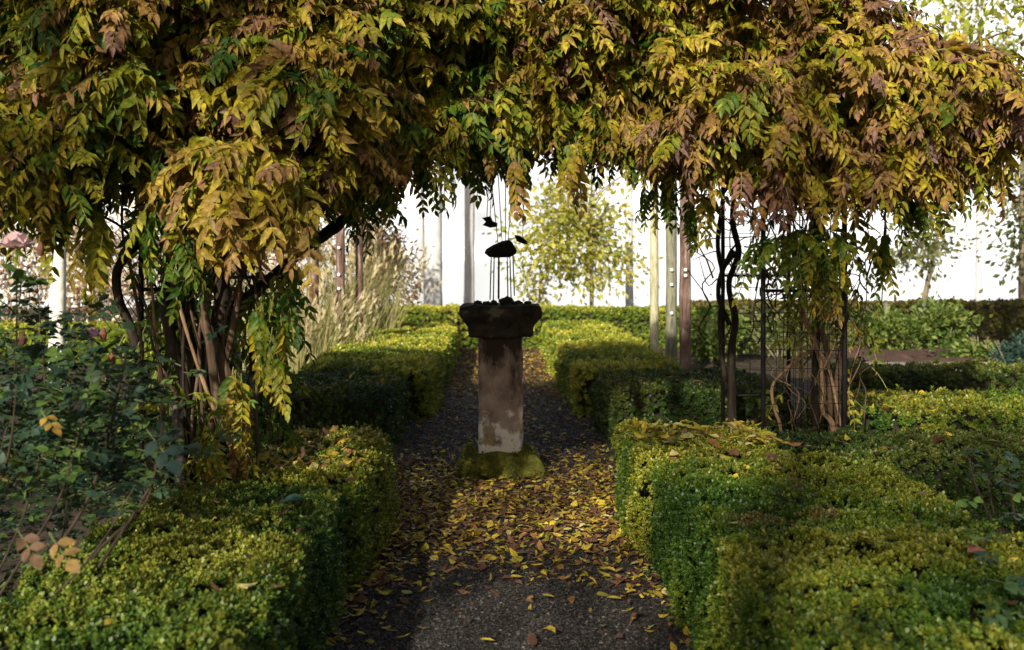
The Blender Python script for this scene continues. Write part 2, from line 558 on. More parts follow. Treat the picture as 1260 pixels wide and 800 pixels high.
hedge(-1.44, -.68, 1.7, 5.04, .50, 'wide low box hedge filling the lower left corner beside the rose bush', pal_mix(PAL_NEAR, PAL_BLUE, .15), 5200, .0245, seed=1, patch=.10)
hedge(.775, 1.85, 1.7, 5.62, .50, 'wide low box hedge filling the lower right corner beside the young rose shoots', PAL_NEAR, 5200, .0245, seed=2, patch=.16)
hedge(-1.15, -.62, 5.14, 6.45, .50, 'short box hedge strewn with yellow leaves at the foot of the left vine trunks', PAL_NEAR, 4000, .026, seed=3)
hedge(.735, 1.52, 5.66, 6.78, .50, 'box hedge block strewn with yellow leaves right in front of the tall iron post', pal_mix(PAL_NEAR, PAL_FAR, .2), 4000, .026, seed=4)
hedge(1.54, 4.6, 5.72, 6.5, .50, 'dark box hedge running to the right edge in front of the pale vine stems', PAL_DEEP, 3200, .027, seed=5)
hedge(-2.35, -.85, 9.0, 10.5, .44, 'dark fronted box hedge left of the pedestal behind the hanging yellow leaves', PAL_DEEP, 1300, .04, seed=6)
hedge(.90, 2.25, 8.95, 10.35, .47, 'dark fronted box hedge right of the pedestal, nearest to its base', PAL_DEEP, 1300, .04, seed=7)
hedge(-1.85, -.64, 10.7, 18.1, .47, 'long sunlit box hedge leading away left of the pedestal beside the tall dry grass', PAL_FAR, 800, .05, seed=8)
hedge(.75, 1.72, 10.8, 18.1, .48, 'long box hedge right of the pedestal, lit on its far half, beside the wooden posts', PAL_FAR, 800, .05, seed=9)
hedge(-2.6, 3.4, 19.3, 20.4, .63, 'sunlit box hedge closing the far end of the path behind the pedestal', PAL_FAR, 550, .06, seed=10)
hedge(3.45, 10.2, 19.2, 20.6, .72, 'tall brownish green hedge along the far right in front of the white water', np.array([(.05, .05, .012), (.08, .07, .014), (.12, .10, .02), (.17, .13, .03)]), 380, .07, seed=11)
hedge(2.3, 3.75, 7.5, 8.5, .48, 'short box hedge behind the pale vine stems with a few large yellow leaves on it', PAL_NEAR, 1300, .04, seed=12)
hedge(3.3, 6.2, 10.6, 11.4, .44, 'low dark box hedge behind the strip of dry brown grass on the right', PAL_DEEP, 800, .05, seed=13)
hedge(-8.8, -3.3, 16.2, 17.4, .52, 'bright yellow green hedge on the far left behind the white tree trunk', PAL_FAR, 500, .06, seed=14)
hedge(2.7, 5.0, 8.9, 9.7, .36, 'flat topped box hedge on the right beyond the hedge with large yellow leaves', PAL_NEAR, 1100, .042, seed=15)

# ------------------------------------------------------------------ pedestal
def loft(mb, secs, n=10, mat=0, r=.02, jit=.004, f=12, seed=0, sub=None):
    """rounded-square sections (z, half) lofted upwards and closed"""
    ring = []
    for side in range(4):
        for k in range(n):
            t = -1 + 2 * k / n
            ring.append({0: (t, -1), 1: (1, t), 2: (-t, 1), 3: (-1, -t)}[side])
    ring = np.array(ring, float)
    m = len(ring)
    V = []
    for z, hx in secs:
        p = ring * hx
        q = np.clip(p, -(hx - r), hx - r)
        d = p - q
        p = q + unit(d) * np.minimum(np.linalg.norm(d, axis=1), r)[:, None]
        V.append(np.column_stack([p, np.full(m, z)]))
    V = np.concatenate(V)
    nv = len(V)
    V = np.vstack([V, [[0, 0, secs[0][0]]], [[0, 0, secs[-1][0]]]])
    dd = np.stack([noise(V, f, seed) - .5, noise(V, f, seed + 1) - .5, noise(V, f, seed + 2) - .5], 1)
    V = V + dd * 2 * jit
    s = len(secs)
    i = np.arange(s - 1)[:, None] * m
    j = np.arange(m)[None]
    k = (j + 1) % m
    Q = np.stack([i + j, i + k, i + m + k, i + m + j], -1).reshape(-1, 4)
    jj = np.arange(m)
    kk = (jj + 1) % m
    T1 = np.stack([kk, jj, np.full(m, nv)], -1)
    T2 = np.stack([jj + (s - 1) * m, kk + (s - 1) * m, np.full(m, nv + 1)], -1)
    mb.add(V, [Q, T1, T2], mat)


ped = empty('stone_pedestal', (.022, 8.0, 0))
tag(ped, 'weathered sandstone pedestal with flared dark cap and mossy foot standing on the path', 'pedestal')
PL = np.array([.022, 8.0, 0])


def at_ped(mb):
    mb.v = [v + PL for v in mb.v]
    return mb


mb = MB()
zs = np.linspace(0, .155, 9)
loft(mb, [(z, .278 - .065 * (z / .155) ** 1.6) for z in zs] + [(.165, .19)], 22, 0, .06, .04, 10, 4)
fv = mb.v[0]
k = rng.integers(0, len(fv) - 2, 5200)
fp = fv[k] * 1.0 + rng.normal(0, .012, (5200, 3))
fp[:, 2] = np.maximum(fp[:, 2], .004)
dr = fp * [1.6, 1.6, 1] + rng.normal(0, .12, fp.shape) + [0, 0, .1]
mk = noise(fp, 7, 3) > .36
mb.inst(LEAF_LOW2, fp[mk], frames(dr, rng.normal(0, 1, dr.shape))[mk], rng.uniform(.010, .024, 5200)[mk], np.array([(.05, .06, .008), (.09, .10, .012), (.16, .15, .02)])[rng.integers(0, 3, 5200)][mk], 1)
foot = at_ped(mb).build('foot', [M['moss'], M['box_leaf']], ped)
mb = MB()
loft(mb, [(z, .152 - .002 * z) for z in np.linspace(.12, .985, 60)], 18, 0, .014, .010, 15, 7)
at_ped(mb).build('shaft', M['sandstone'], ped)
mb = MB()
cap = [(.97, .205), (.976, .218), (1.0, .222), (1.02, .221)]
cap += [(1.02 + .085 * t, .222 + .048 * (1 - math.cos(t * math.pi / 2))) for t in np.linspace(.12, 1, 8)]
cap += [(1.11, .276), (1.12, .280), (1.15, .281), (1.175, .277), (1.185, .262), (1.188, .2), (1.186, .1)]
loft(mb, cap, 18, 0, .015, .010, 16, 12)
at_ped(mb).build('cap', M['stone_cap'], ped)


def rock(name, c, s, m, parent=None, seed=0, jag=.35):
    mb = MB()
    U, W = 14, 9
    u, w = np.meshgrid(np.linspace(0, 2 * np.pi, U, endpoint=False), np.linspace(0.02, np.pi - .02, W))
    d = np.stack([np.cos(u) * np.sin(w), np.sin(u) * np.sin(w), np.cos(w)], -1).reshape(-1, 3)
    rr = 1 + (noise(d, 1.6, seed) - .5) * 2 * jag + (noise(d, 4, seed + 1) - .5) * jag * .6
    V = d * rr[:, None] * np.array(s) + np.array(c)
    i = np.arange(W - 1)[:, None] * U
    j = np.arange(U)[None]
    k = (j + 1) % U
    mb.add(V, [np.stack([i + j, i + U + j, i + U + k, i + k], -1).reshape(-1, 4), np.arange(U)[None], (np.arange(U) + (W - 1) * U)[::-1][None]])
    return mb.build(name, m, parent, smooth=False)


rk = [(.045, -.03, .055, .040, 'largest dark mossy stone, near the middle of the pedestal top'),
      (-.10, -.10, .03, .020, 'small flat mossy stone near the left corner of the pedestal top'),
      (-.05, -.12, .028, .024, 'small mossy stone beside the left rods on the pedestal top'),
      (.125, -.09, .035, .022, 'low mossy stone to the right of the largest stone on the pedestal'),
      (-.16, -.02, .032, .020, 'small mossy stone at the far left end of the pedestal top'),
      (.19, -.02, .028, .017, 'tiny mossy stone at the right end of the pedestal top')]
for i, (dx, dy, w, h, lab) in enumerate(rk):
    tag(rock('stone', (PL[0] + dx, 8 + dy, 1.184 + h * .55), (w, w * .8, h), M['rubble'], seed=20 + i), lab, 'stone', 'mossy stones on the pedestal top')

# ------------------------------------------------------------------ hanging stones (mobile)
def poly_solid(mb, outline, y0, y1, mat=0, jit=.004, seed=0):
    """a chipped slab: outline in XZ with front and back and a middle ring that stands out"""
    o = np.array(outline, float)
    n = len(o)
    c = o.mean(0)
    rings = []
    for y, k in ((y0, .72), (y0 * .7 + y1 * .3, 1.0), (y0 * .25 + y1 * .75, 1.02), (y1, .7)):
        p = c + (o - c) * k
        rings.append(np.column_stack([p[:, 0], np.full(n, y), p[:, 1]]))
    V = np.concatenate(rings)
    V = V + (np.stack([noise(V, 30, seed + a) for a in range(3)], 1) - .5) * 2 * jit
    i = np.arange(3)[:, None] * n
    j = np.arange(n)[None]
    k = (j + 1) % n
    mb.add(V, [np.stack([i + j, i + n + j, i + n + k, i + k], -1).reshape(-1, 4), np.arange(n)[None], (np.arange(n) + 3 * n)[::-1][None]], mat)


D0 = 8.0
def XZ(px, py, d=D0):
    p = at(px, py, d)
    return (p[0], p[2])


mob = empty('wind_chime', (at(620, 308, D0)))
tag(mob, 'wind chime of slender rods hung from a wedge shaped dark stone above the pedestal', 'wind chime')
mb = MB()
poly_solid(mb, [XZ(*q) for q in ((596, 311), (598, 307), (606, 302), (617, 297), (626, 295), (630, 298), (636, 308), (634, 313), (627, 317), (615, 317), (602, 316))], D0 - .06, D0 + .05, seed=3)
mb.build('stone', M['slate'], mob, smooth=False)
for px, y, bot in ((603, -.03, 369), (607, .03, 371), (614, -.02, 372), (625, -.03, 371), (629, .03, 370), (633, .0, 364), (613, .04, 368)):
    mb = MB()
    a, b = at(px + (616 - px) * .12, 313, D0), at(px, bot, D0)
    tube(mb, [(a[0], D0 + y, a[2], .0045), (b[0], D0 + y, b[2], .0045)], 6, smooth=False)
    mb.build('rod', M['iron'], mob)
for (p0, p1) in (((613, 299), (604, 215)), ((618, 298), (612, 200)), ((622, 297), (622, 200)), ((625, 297), (632, 205))):
    mb = MB()
    a, b = at(*p0, D0), at(*p1, D0 - .25)
    tube(mb, [(a[0], a[1], a[2] - .01, .003), (b[0], b[1], b[2], .0032)], 5, smooth=False)
    mb.build('cord', M['cord'], mob)
for nm, outl, cords, lab in (
        ('hanging_stone', ((593, 268), (604, 266), (606, 272), (612, 275), (612, 279), (603, 280), (594, 277), (598, 273)), ((599, 268, 602, 205), (603, 268, 606, 205)),
         'small hat shaped dark stone hanging on threads, higher and left of the wind chime'),
        ('hanging_stone', ((633, 289), (640, 290), (648, 296), (649, 301), (643, 300), (636, 297)), ((643, 292, 646, 205),),
         'small wedge shaped dark stone hanging on one thread right of the wind chime')):
    e = empty(nm, at(outl[0][0], outl[0][1], D0))
    tag(e, lab, 'hanging stone', 'small stones hanging over the pedestal')
    mb = MB()
    poly_solid(mb, [XZ(*q) for q in outl], D0 - .03, D0 + .025, jit=.003, seed=len(lab))
    mb.build('stone', M['slate'], e, smooth=False)
    for a0, a1, b0, b1 in cords:
        mb = MB()
        a, b = at(a0, a1, D0), at(b0, b1, D0 - .2)
        tube(mb, [(a[0], a[1], a[2] - .01, .003), (b[0], b[1], b[2], .003)], 5, smooth=False)
        mb.build('cord', M['cord'], e)

# ------------------------------------------------------------------ iron arbour
arb = empty('iron_arbour', (.3, 7, 0))
tag(arb, 'black iron arbour of slim posts, bars and wire netting carrying the vine over the path', 'arbour')
RP = {'fi': (1.60, 6.85), 'fo': (2.06, 6.75), 'bi': (1.665, 8.4), 'bo': (2.15, 8.4)}
LP = {'fi': (-1.38, 5.75), 'fo': (-1.80, 5.75), 'bi': (-1.39, 7.35), 'bo': (-1.86, 7.35)}


def stick(name, pts, m, parent, seg=6, smooth=False, n=16, wob=0):
    mb = MB()
    tube(mb, pts, seg, n, smooth=smooth, wob=wob)
    return mb.build(name, m, parent)


for d in (LP, RP):
    for k, (x, y) in d.items():
        stick('post', [(x, y, 0, .015), (x, y, 1.2, .015), (x, y, 2.35, .015)], M['iron'], arb, 6)
for d in (LP, RP):
    (fx, fy), (gx, gy), (bx, by), (cx, cy) = d['fi'], d['fo'], d['bi'], d['bo']
    zf = CAMZ - 38 * 6.8 / F if d is RP else 1.35
    for a, b, z in (((fx, fy), (gx, gy), zf), ((bx, by), (cx, cy), 1.385), ((fx, fy), (bx, by), 2.3), ((gx, gy), (cx, cy), 2.3), ((fx, fy), (gx, gy), 2.3), ((bx, by), (cx, cy), 2.3), ((fx, fy), (gx, gy), .42), ((bx, by), (cx, cy), .5)):
        stick('crossbar', [(*a, z, .010), (*b, z + .002, .010)], M['iron'], arb, 6)
for (l, r) in (('fi', 'fi'), ('bi', 'bi')):
    a, b = LP[l], RP[r]
    pts = [(*a, 2.33, .013)] + [(a[0] + (b[0] - a[0]) * t, a[1] + (b[1] - a[1]) * t, 2.33 + .42 * math.sin(math.pi * t), .013) for t in (.15, .35, .5, .65, .85)] + [(*b, 2.33, .013)]
    stick('hoop', pts, M['iron'], arb, 6, True, 30)


def netting(a, b, z0, z1, step=.10):
    mb = MB()
    a, b = np.array(a), np.array(b)
    Lh = np.linalg.norm(b - a)
    w = .0022
    for i in range(1, int(Lh / step) + 1):
        p = a + (b - a) * i * step / Lh
        if i * step > Lh - .02: break
        tube(mb, [(p[0], p[1], z0, w), (p[0] + rng.normal(0, .012), p[1], (z0 + z1) / 2, w), (p[0] + rng.normal(0, .012), p[1], z1, w)], 4, smooth=False)
    z = z0
    while z < z1:
        tube(mb, [(a[0], a[1] + .004, z, w), (b[0], b[1] + .004, z + rng.normal(0, .012), w)], 4, smooth=False)
        z += step
    return mb.build('wire_netting', M['iron'], arb)


netting(RP['bi'], RP['bo'], .1, 2.2)
netting(RP['fo'], RP['bo'], .1, 2.2)
netting(RP['fi'], RP['fo'], .3, 2.2, .11)
netting(LP['fo'], LP['bo'], .1, 2.2)
netting(LP['bi'], LP['bo'], .1, 2.2)

# ------------------------------------------------------------------ wisteria
WP = np.array([(.03, .09, .010), (.085, .14, .012), (.20, .205, .014), (.37, .29, .022), (.28, .165, .04), (.205, .105, .058), (.16, .092, .075)])


def compound(mb, p, d, Lf, colk, pairs=6, droop=.5, hang=.42, tpl=LEAF, lw=1.0, dark=1.0):
    """pinnate wisteria leaves: p (N,3) base, d (N,3) direction, Lf (N,) length, colk (N,) place on the autumn palette"""
    N = len(p)
    d = unit(d)
    up = np.tile([0, 0, 1.0], (N, 1)) + rng.normal(0, .5, (N, 3))
    ts = np.linspace(.22, .93, pairs)
    for k, t in enumerate(list(ts) + [1.0]):
        base = p + d * (Lf * t)[:, None] - np.array([0, 0, 1]) * (droop * Lf * t * t)[:, None]
        tan = unit(d - np.array([0, 0, 2 * droop * t]))
        side = unit(np.cross(tan, up))
        pn = np.cross(side, tan)
        for s in ((-1, 1) if k < pairs else (0,)):
            if s == 0:
                ld = tan + rng.normal(0, .12, (N, 3))
            else:
                ld = tan * .55 + side * (s * .8) + np.array([0, 0, -hang]) + rng.normal(0, .15, (N, 3))
            prof = .27 + .14 * math.sin(math.pi * min(1, .25 + .75 * t))
            sc = Lf * prof * rng.uniform(.85, 1.15, N) * (1 if s else 1.1)
            R = frames(ld, pn + rng.normal(0, .22, (N, 3)) + np.array([0, -.25, .1]))
            ck = np.clip(colk + (t - .5) * .8 + rng.normal(0, .38, N), 0, 5.99)
            i = ck.astype(int)
            f = (ck - i)[:, None]
            c = (WP[i] * (1 - f) + WP[i + 1] * f) * rng.uniform(.72, 1.2, (N, 1)) * dark * .9
            keep = rng.uniform(0, 1, N) > .07
            mb.inst(tpl, base[keep], R[keep], np.stack([sc * lw * rng.uniform(.75, 1.1, N), sc, sc * rng.uniform(.3, 2.4, N)], 1)[keep], c[keep], 0)
    # leaf stalk
    for a, b in ((0, .35), (.35, .7), (.7, 1.0)):
        q0 = p + d * (Lf * a)[:, None] - np.array([0, 0, 1]) * (droop * Lf * a * a)[:, None]
        q1 = p + d * (Lf * b)[:, None] - np.array([0, 0, 1]) * (droop * Lf * b * b)[:, None]
        w = unit(np.cross(q1 - q0, np.tile([0.2, 1, .1], (N, 1)))) * .0022
        V = np.stack([q0 - w, q0 + w, q1 + w, q1 - w], 1).reshape(-1, 3)
        mb.add(V, (np.arange(N) * 4)[:, None] + np.arange(4)[None], 0, np.tile([.16, .14, .03], (4 * N, 1)))


# lower rim of the vine as the photo shows it (px, py)
RIM = np.array([(-120, 300), (0, 262), (45, 275), (75, 285), (120, 262), (150, 235), (185, 250), (215, 270), (260, 300), (320, 305), (375, 285), (420, 258), (470, 250), (500, 226), (520, 200), (560, 205), (585, 214), (640, 222), (668, 186), (700, 222), (745, 205), (800, 222), (850, 240), (900, 226), (955, 262), (1000, 255), (1060, 262), (1110, 262), (1150, 240), (1205, 222), (1235, 205), (1275, 180), (1380, 150)], float)
TOPL = np.array([(-200, -130), (960, -130), (1015, -60), (1065, 10), (1130, 40), (1200, 70), (1262, 105), (1300, 130), (1400, 150)], float)


def front(px):
    return np.interp(px, [-200, 60, 380, 530, 800, 1300], [5.0, 5.1, 5.25, 6.05, 6.2, 6.3])


def hue(px, py, n):
    w = np.interp(px, [0, 180, 330, 480, 640, 760, 900, 1060, 1260], [2.4, 2.5, 3.2, 2.7, 2.6, 3.3, 3.6, 3.7, 4.3])
    q = np.stack([px / 36., py / 30., 0 * px], 1)
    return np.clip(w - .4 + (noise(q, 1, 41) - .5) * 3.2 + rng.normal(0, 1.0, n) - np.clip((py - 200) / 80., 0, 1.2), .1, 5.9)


left_vine = empty('wisteria', (-1.35, 5.5, 0))
tag(left_vine, 'old wisteria with a thick cluster of dark trunks left of the path, yellow leaved', 'wisteria', 'wisterias grown over the arbour')
right_vine = empty('wisteria', (1.95, 6.85, 0))
tag(right_vine, 'coppery wisteria with thin pale twisted stems inside the wire netting', 'wisteria', 'wisterias grown over the arbour')

crown = {0: MB(), 1: MB()}
SPLIT = 745


def put(px, py, D, d, Lf, ck, **kw):
    s = px + rng.normal(0, 45, len(px)) > SPLIT
    P = np.stack([(px - VX) * D / F, D, CAMZ - (py - HY) * D / F], 1)
    for g in (0, 1):
        w = s == bool(g)
        broad = rng.random(len(px)) < .45
        for sel, tp in ((w & broad, LEAF_WIDE), (w & ~broad, LEAF)):
            if sel.any():
                compound(crown[g], P[sel], d[sel], Lf[sel], ck[sel], **{'tpl': tp, **kw})


def outward(n, spread=.75, y=-.65, z=-.35):
    return np.stack([rng.normal(0, spread, n), y + rng.normal(0, .35, n), z + rng.normal(0, .35, n)], 1)


def gaps(px, py):
    """dark hollows in the face of the foliage, fewer leaves there"""
    g = noise(np.stack([px / 75., py / 55., 0 * px], 1), 1, 77)
    hole = 1.3 * np.exp(-((px - 190) / 42) ** 2 - ((py - 150) / 42) ** 2) + .8 * np.exp(-((px - 1010) / 30) ** 2 - ((py - 125) / 30) ** 2) + .6 * np.exp(-((px - 90) / 40) ** 2 - ((py - 195) / 30) ** 2)
    return (g > .27) & (rng.uniform(0, 1, len(px)) > hole * .95)


# face of the foliage
n = 15500
px = rng.uniform(-150, 1330, n)
py = rng.uniform(-130, 300, n)
rim = np.interp(px, RIM[:, 0], RIM[:, 1])
top = np.interp(px, TOPL[:, 0], TOPL[:, 1])
D = front(px) + rng.uniform(-.15, .35, n) + .42 * (noise(np.stack([px / 70., py / 50., 0 * px], 1), 1, 5) - .5) * 2
Lf = rng.uniform(.13, .25, n)
tipdrop = Lf * 1.2 * F / D
ok = (py + tipdrop < rim + rng.normal(0, 8, n)) & (py > top + rng.normal(0, 14, n)) & gaps(px, py)
px, py, D, Lf = px[ok], py[ok], D[ok], Lf[ok]
hi = py < 90 + rng.normal(0, 40, len(px))
put(px[~hi], py[~hi], D[~hi], outward((~hi).sum()), Lf[~hi], hue(px[~hi], py[~hi], (~hi).sum()))
put(px[hi], py[hi], D[hi], outward(hi.sum(), .9, -.6, .05), Lf[hi], hue(px[hi], py[hi], hi.sum()), droop=.42)
# drooping curtain along the rim
n = 1300
px = rng.uniform(-130, 1265, n)
rim = np.interp(px, RIM[:, 0], RIM[:, 1])
D = front(px) + rng.uniform(-.1, .9, n)
Lf = rng.uniform(.14, .25, n)
py = rim - 1.3 * Lf * F / D - rng.uniform(-12, 50, n)
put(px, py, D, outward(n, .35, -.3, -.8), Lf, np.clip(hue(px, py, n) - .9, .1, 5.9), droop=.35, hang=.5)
# body of the foliage behind the face
n = 2200
px = rng.uniform(-620, 1330, n)
dd = rng.uniform(.6, 2.3, n)
D = front(px) + dd
rim = np.interp(px, RIM[:, 0], RIM[:, 1])
X = (px - VX) * front(px) / F
zlow = CAMZ - (rim - 118 - HY) * front(px) / F + .12 * dd
ztop = np.interp(X, [-4, 1.4, 2.1, 2.7, 3.3], [3.15, 3.15, 2.9, 2.6, 2.35])
Z = zlow + (ztop - zlow) * rng.uniform(0, 1, n) ** .8
okz = ztop > zlow + .1
hx, hy = VX + X * F / D, HY - (Z - CAMZ) * F / D
okz &= ~((np.abs(hx - 185) < 60) & (hy > 140) & (hy < 330) & (dd < 1.7))
px2 = VX + X * F / D
py2 = HY - (Z - CAMZ) * F / D
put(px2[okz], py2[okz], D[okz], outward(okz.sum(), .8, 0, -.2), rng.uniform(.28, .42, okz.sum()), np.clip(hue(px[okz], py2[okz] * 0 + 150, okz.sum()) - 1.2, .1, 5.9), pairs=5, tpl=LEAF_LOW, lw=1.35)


def cluster(cx, cy, rx, ry, D, n, k, L=(.26, .4), dirn=(0, -.5, -.5), sp=.5, dd=.2, **kw):
    L = (L[0] * .66, L[1] * .74)
    n = int(n * 1.7 + .5)
    px = cx + rng.normal(0, rx * .5, n)
    py = cy - .6 * sum(L) / 2 * F / D + rng.normal(0, ry * .5, n)
    d = np.array(dirn) + rng.normal(0, sp, (n, 3))
    put(px, py, D + rng.uniform(-dd, dd, n), d, rng.uniform(*L, n), np.clip(k + rng.normal(0, .7, n), .1, 5.9), **kw)


# the big bunch that hangs before the left trunks
cluster(300, 225, 70, 30, 4.95, 26, 2.9, (.28, .40))
cluster(330, 268, 55, 30, 4.9, 20, 3.5, (.26, .38))
cluster(262, 262, 45, 30, 4.95, 12, 3.4, (.26, .36))
cluster(230, 235, 30, 16, 4.9, 5, 1.6, (.24, .32))
cluster(188, 285, 14, 20, 5.05, 4, 1.2, (.2, .28), (0, -.3, -.9), .3)
cluster(215, 330, 10, 14, 5.0, 2, .9, (.2, .26), (0, -.3, -.9), .3)
cluster(242, 330, 10, 20, 5.0, 3, .8, (.2, .26), (0, -.3, -.9), .3)
cluster(345, 375, 16, 30, 5.3, 6, 1.3, (.22, .3), (0.1, -.2, -.9), .3)
cluster(318, 400, 12, 24, 5.3, 5, 1.2, (.22, .3), (0.1, -.2, -.9), .3)
cluster(338, 440, 10, 20, 5.2, 6, 2.2, (.22, .28), (.1, -.2, -.9), .2)
cluster(292, 490, 12, 26, 5.2, 6, 2.7, (.2, .26), (0, -.2, -.9), .2)
cluster(298, 540, 8, 14, 5.2, 5, 3.6, (.2, .26), (0, -.2, -.9), .2)
cluster(258, 550, 10, 16, 5.15, 4, 2.4, (.18, .22), (0, -.2, -.9), .25)
cluster(40, 215, 60, 40, 5.0, 16, 3.0)
cluster(118, 300, 14, 20, 5.05, 5, 2.2, (.24, .32), (0, -.3, -.9), .25)
cluster(70, 270, 25, 20, 5.1, 7, 1.9, (.22, .3), (0, -.3, -.9), .3)
# dark bunch under the branch right of the left trunks
cluster(440, 258, 26, 12, 6.4, 6, .5, (.22, .30), (0, -.1, -.9), .35)
cluster(514, 226, 7, 8, 6.0, 2, .4, (.22, .28), (.1, -.1, -.9), .3)
# leaves hanging into the bright opening
cluster(634, 218, 8, 8, 6.0, 3, 2.6, (.26, .32), (0, -.2, -.95), .15)
cluster(596, 204, 8, 8, 6.2, 3, .6, (.22, .28), (0, -.2, -.95), .2)
cluster(548, 198, 9, 8, 5.9, 3, 1.6, (.24, .3), (0, -.2, -.95), .2)
cluster(706, 205, 8, 10, 6.0, 3, 3.2, (.24, .32), (0, -.2, -.95), .2)
cluster(810, 240, 20, 14, 6.6, 7, .5, (.2, .28), (0, -.1, -.9), .35)
cluster(850, 275, 8, 16, 6.6, 4, .5, (.22, .28), (0, -.1, -.9), .3)
cluster(868, 262, 14, 10, 6.5, 3, 3.0, (.24, .3), (0, -.1, -.9), .3)
# right pier
cluster(940, 215, 40, 20, 6.1, 10, 5.0, (.28, .36), (0, -.3, -.8), .35)
cluster(1010, 312, 40, 8, 6.5, 9, 1.2, (.26, .34), (0, -.3, -.6), .5)
cluster(1005, 330, 22, 14, 6.5, 8, 1.5, (.22, .3), (0, -.2, -.9), .3)
cluster(1020, 362, 12, 6, 6.5, 3, 2.6, (.2, .25), (0, -.2, -.9), .25)
cluster(960, 318, 10, 6, 6.5, 3, 1.0, (.26, .34), (-.8, -.2, -.2), .2)
cluster(1088, 320, 8, 20, 6.8, 5, 1.1, (.2, .28), (0, -.1, -.9), .25)
cluster(1120, 225, 40, 16, 6.2, 10, 2.9, (.28, .36))
cluster(1050, 230, 40, 20, 6.2, 10, 3.4, (.26, .34))
cluster(1130, 262, 30, 14, 6.3, 7, 1.4, (.22, .3), (0, -.2, -.9), .3)
cluster(1225, 225, 10, 14, 6.4, 3, 3.8, (.22, .28), (0, -.1, -.9), .3)
cluster(1180, 225, 20, 16, 6.5, 7, 1.0, (.22, .3), (0, -.2, -.9), .3)
cluster(1060, 45, 50, 20, 6.3, 8, 4.8, (.28, .36), (.2, -.4, .3), .5)
cluster(1190, 100, 60, 25, 6.4, 14, 4.6, (.26, .34))
cluster(945, 22, 50, 20, 6.2, 16, 4.0, (.28, .36), (0, -.5, -.2), .6)
cluster(1240, 150, 40, 30, 6.4, 10, 4.5, (.26, .34))

# ---- stems (all measured in the photo; base y, D)
def stem(vine, pts, m='vine_bark', seg=8, n=26, wob=.25):
    """pts: (px, py, D, radius)"""
    P = [(*at(a, b, d), r) for a, b, d, r in pts]
    mb = MB()
    tube(mb, P, seg, n, wob=wob, seed=len(pts) + int(pts[0][0]))
    return mb.build('stem', M[m], vine)


def base(px, d):
    return HY + 2100.0 / d


L_ = left_vine
stem(L_, [(300, base(0, 5.55) + 4, 5.55, .055), (278, 560, 5.55, .042), (262, 450, 5.6, .038), (274, 360, 5.6, .04), (260, 250, 5.6, .045), (230, 130, 5.7, .05), (200, 60, 5.8, .03)], 'old_vine_bark', 10)
stem(L_, [(225, base(0, 5.4) + 4, 5.4, .05), (222, 570, 5.4, .028), (228, 480, 5.45, .024), (206, 400, 5.5, .028), (208, 300, 5.5, .034), (190, 220, 5.5, .045), (170, 120, 5.6, .04)], 'old_vine_bark', 10)
stem(L_, [(215, 600, 5.75, .036), (240, 480, 5.75, .034), (230, 380, 5.75, .038), (248, 300, 5.7, .036), (290, 190, 5.7, .05), (350, 120, 5.8, .04)], 'old_vine_bark', 10)
stem(L_, [(222, base(0, 5.25) + 4, 5.25, .03), (222, 585, 5.25, .025), (221, 540, 5.25, .022), (214, 500, 5.3, .018)], 'lichen_bark', 8)
stem(L_, [(305, base(0, 5.3) + 4, 5.3, .03), (288, 560, 5.3, .024), (268, 500, 5.3, .022), (258, 420, 5.3, .020), (248, 360, 5.3, .017), (246, 290, 5.35, .014), (255, 220, 5.4, .012)], 'vine_bark')
stem(L_, [(300, 590, 5.3, .018), (280, 540, 5.28, .011), (262, 500, 5.28, .010), (240, 440, 5.28, .009), (222, 380, 5.28, .009), (210, 320, 5.3, .008), (200, 250, 5.4, .007)], 'pale_vine_bark', 6)
stem(L_, [(296, base(0, 5.5) + 4, 5.5, .035), (296, 540, 5.45, .032), (280, 470, 5.4, .034), (262, 420, 5.4, .028), (250, 392, 5.4, .02)], 'vine_bark')
stem(L_, [(262, 600, 5.45, .02), (262, 500, 5.45, .017), (284, 420, 5.4, .016), (296, 340, 5.4, .014), (300, 260, 5.5, .012)], 'vine_bark')
stem(L_, [(192, 590, 5.6, .022), (178, 500, 5.6, .020), (165, 415, 5.6, .023), (146, 368, 5.6, .023), (145, 332, 5.6, .024), (166, 300, 5.6, .026), (182, 262, 5.6, .03), (190, 230, 5.6, .03)], 'old_vine_bark', 8, 36)
stem(L_, [(200, 590, 5.5, .012), (196, 460, 5.5, .008), (190, 400, 5.5, .007), (186, 330, 5.5, .006), (184, 250, 5.5, .006)], 'pale_vine_bark', 6)
stem(L_, [(240, 595, 5.35, .014), (236, 520, 5.35, .010), (246, 440, 5.35, .009), (238, 400, 5.35, .008), (226, 340, 5.35, .007)], 'vine_bark', 6)
stem(L_, [(190, 330, 5.6, .012), (160, 290, 5.65, .008), (130, 268, 5.7, .007), (60, 240, 5.8, .006)], 'old_vine_bark', 6)
stem(L_, [(275, 400, 5.8, .05), (330, 345, 6.0, .03), (370, 310, 6.2, .03), (405, 285, 6.4, .035), (430, 262, 6.5, .03), (470, 215, 6.7, .03), (540, 150, 6.9, .025), (640, 110, 7.0, .02)], 'old_vine_bark', 8, 32)
stem(L_, [(355, 320, 6.1, .012), (360, 345, 6.1, .012), (340, 370, 6.0, .012), (312, 405, 5.9, .015), (310, 460, 5.8, .016)], 'old_vine_bark', 6)
stem(L_, [(300, 130, 5.7, .03), (180, 120, 5.8, .03), (20, 140, 5.9, .025), (-150, 150, 6, .02)], 'old_vine_bark', 7)
stem(L_, [(250, 110, 5.7, .04), (400, 70, 6.2, .03), (600, 60, 6.9, .03), (760, 80, 7.2, .02)], 'old_vine_bark', 7)
rr = np.random.default_rng(5)
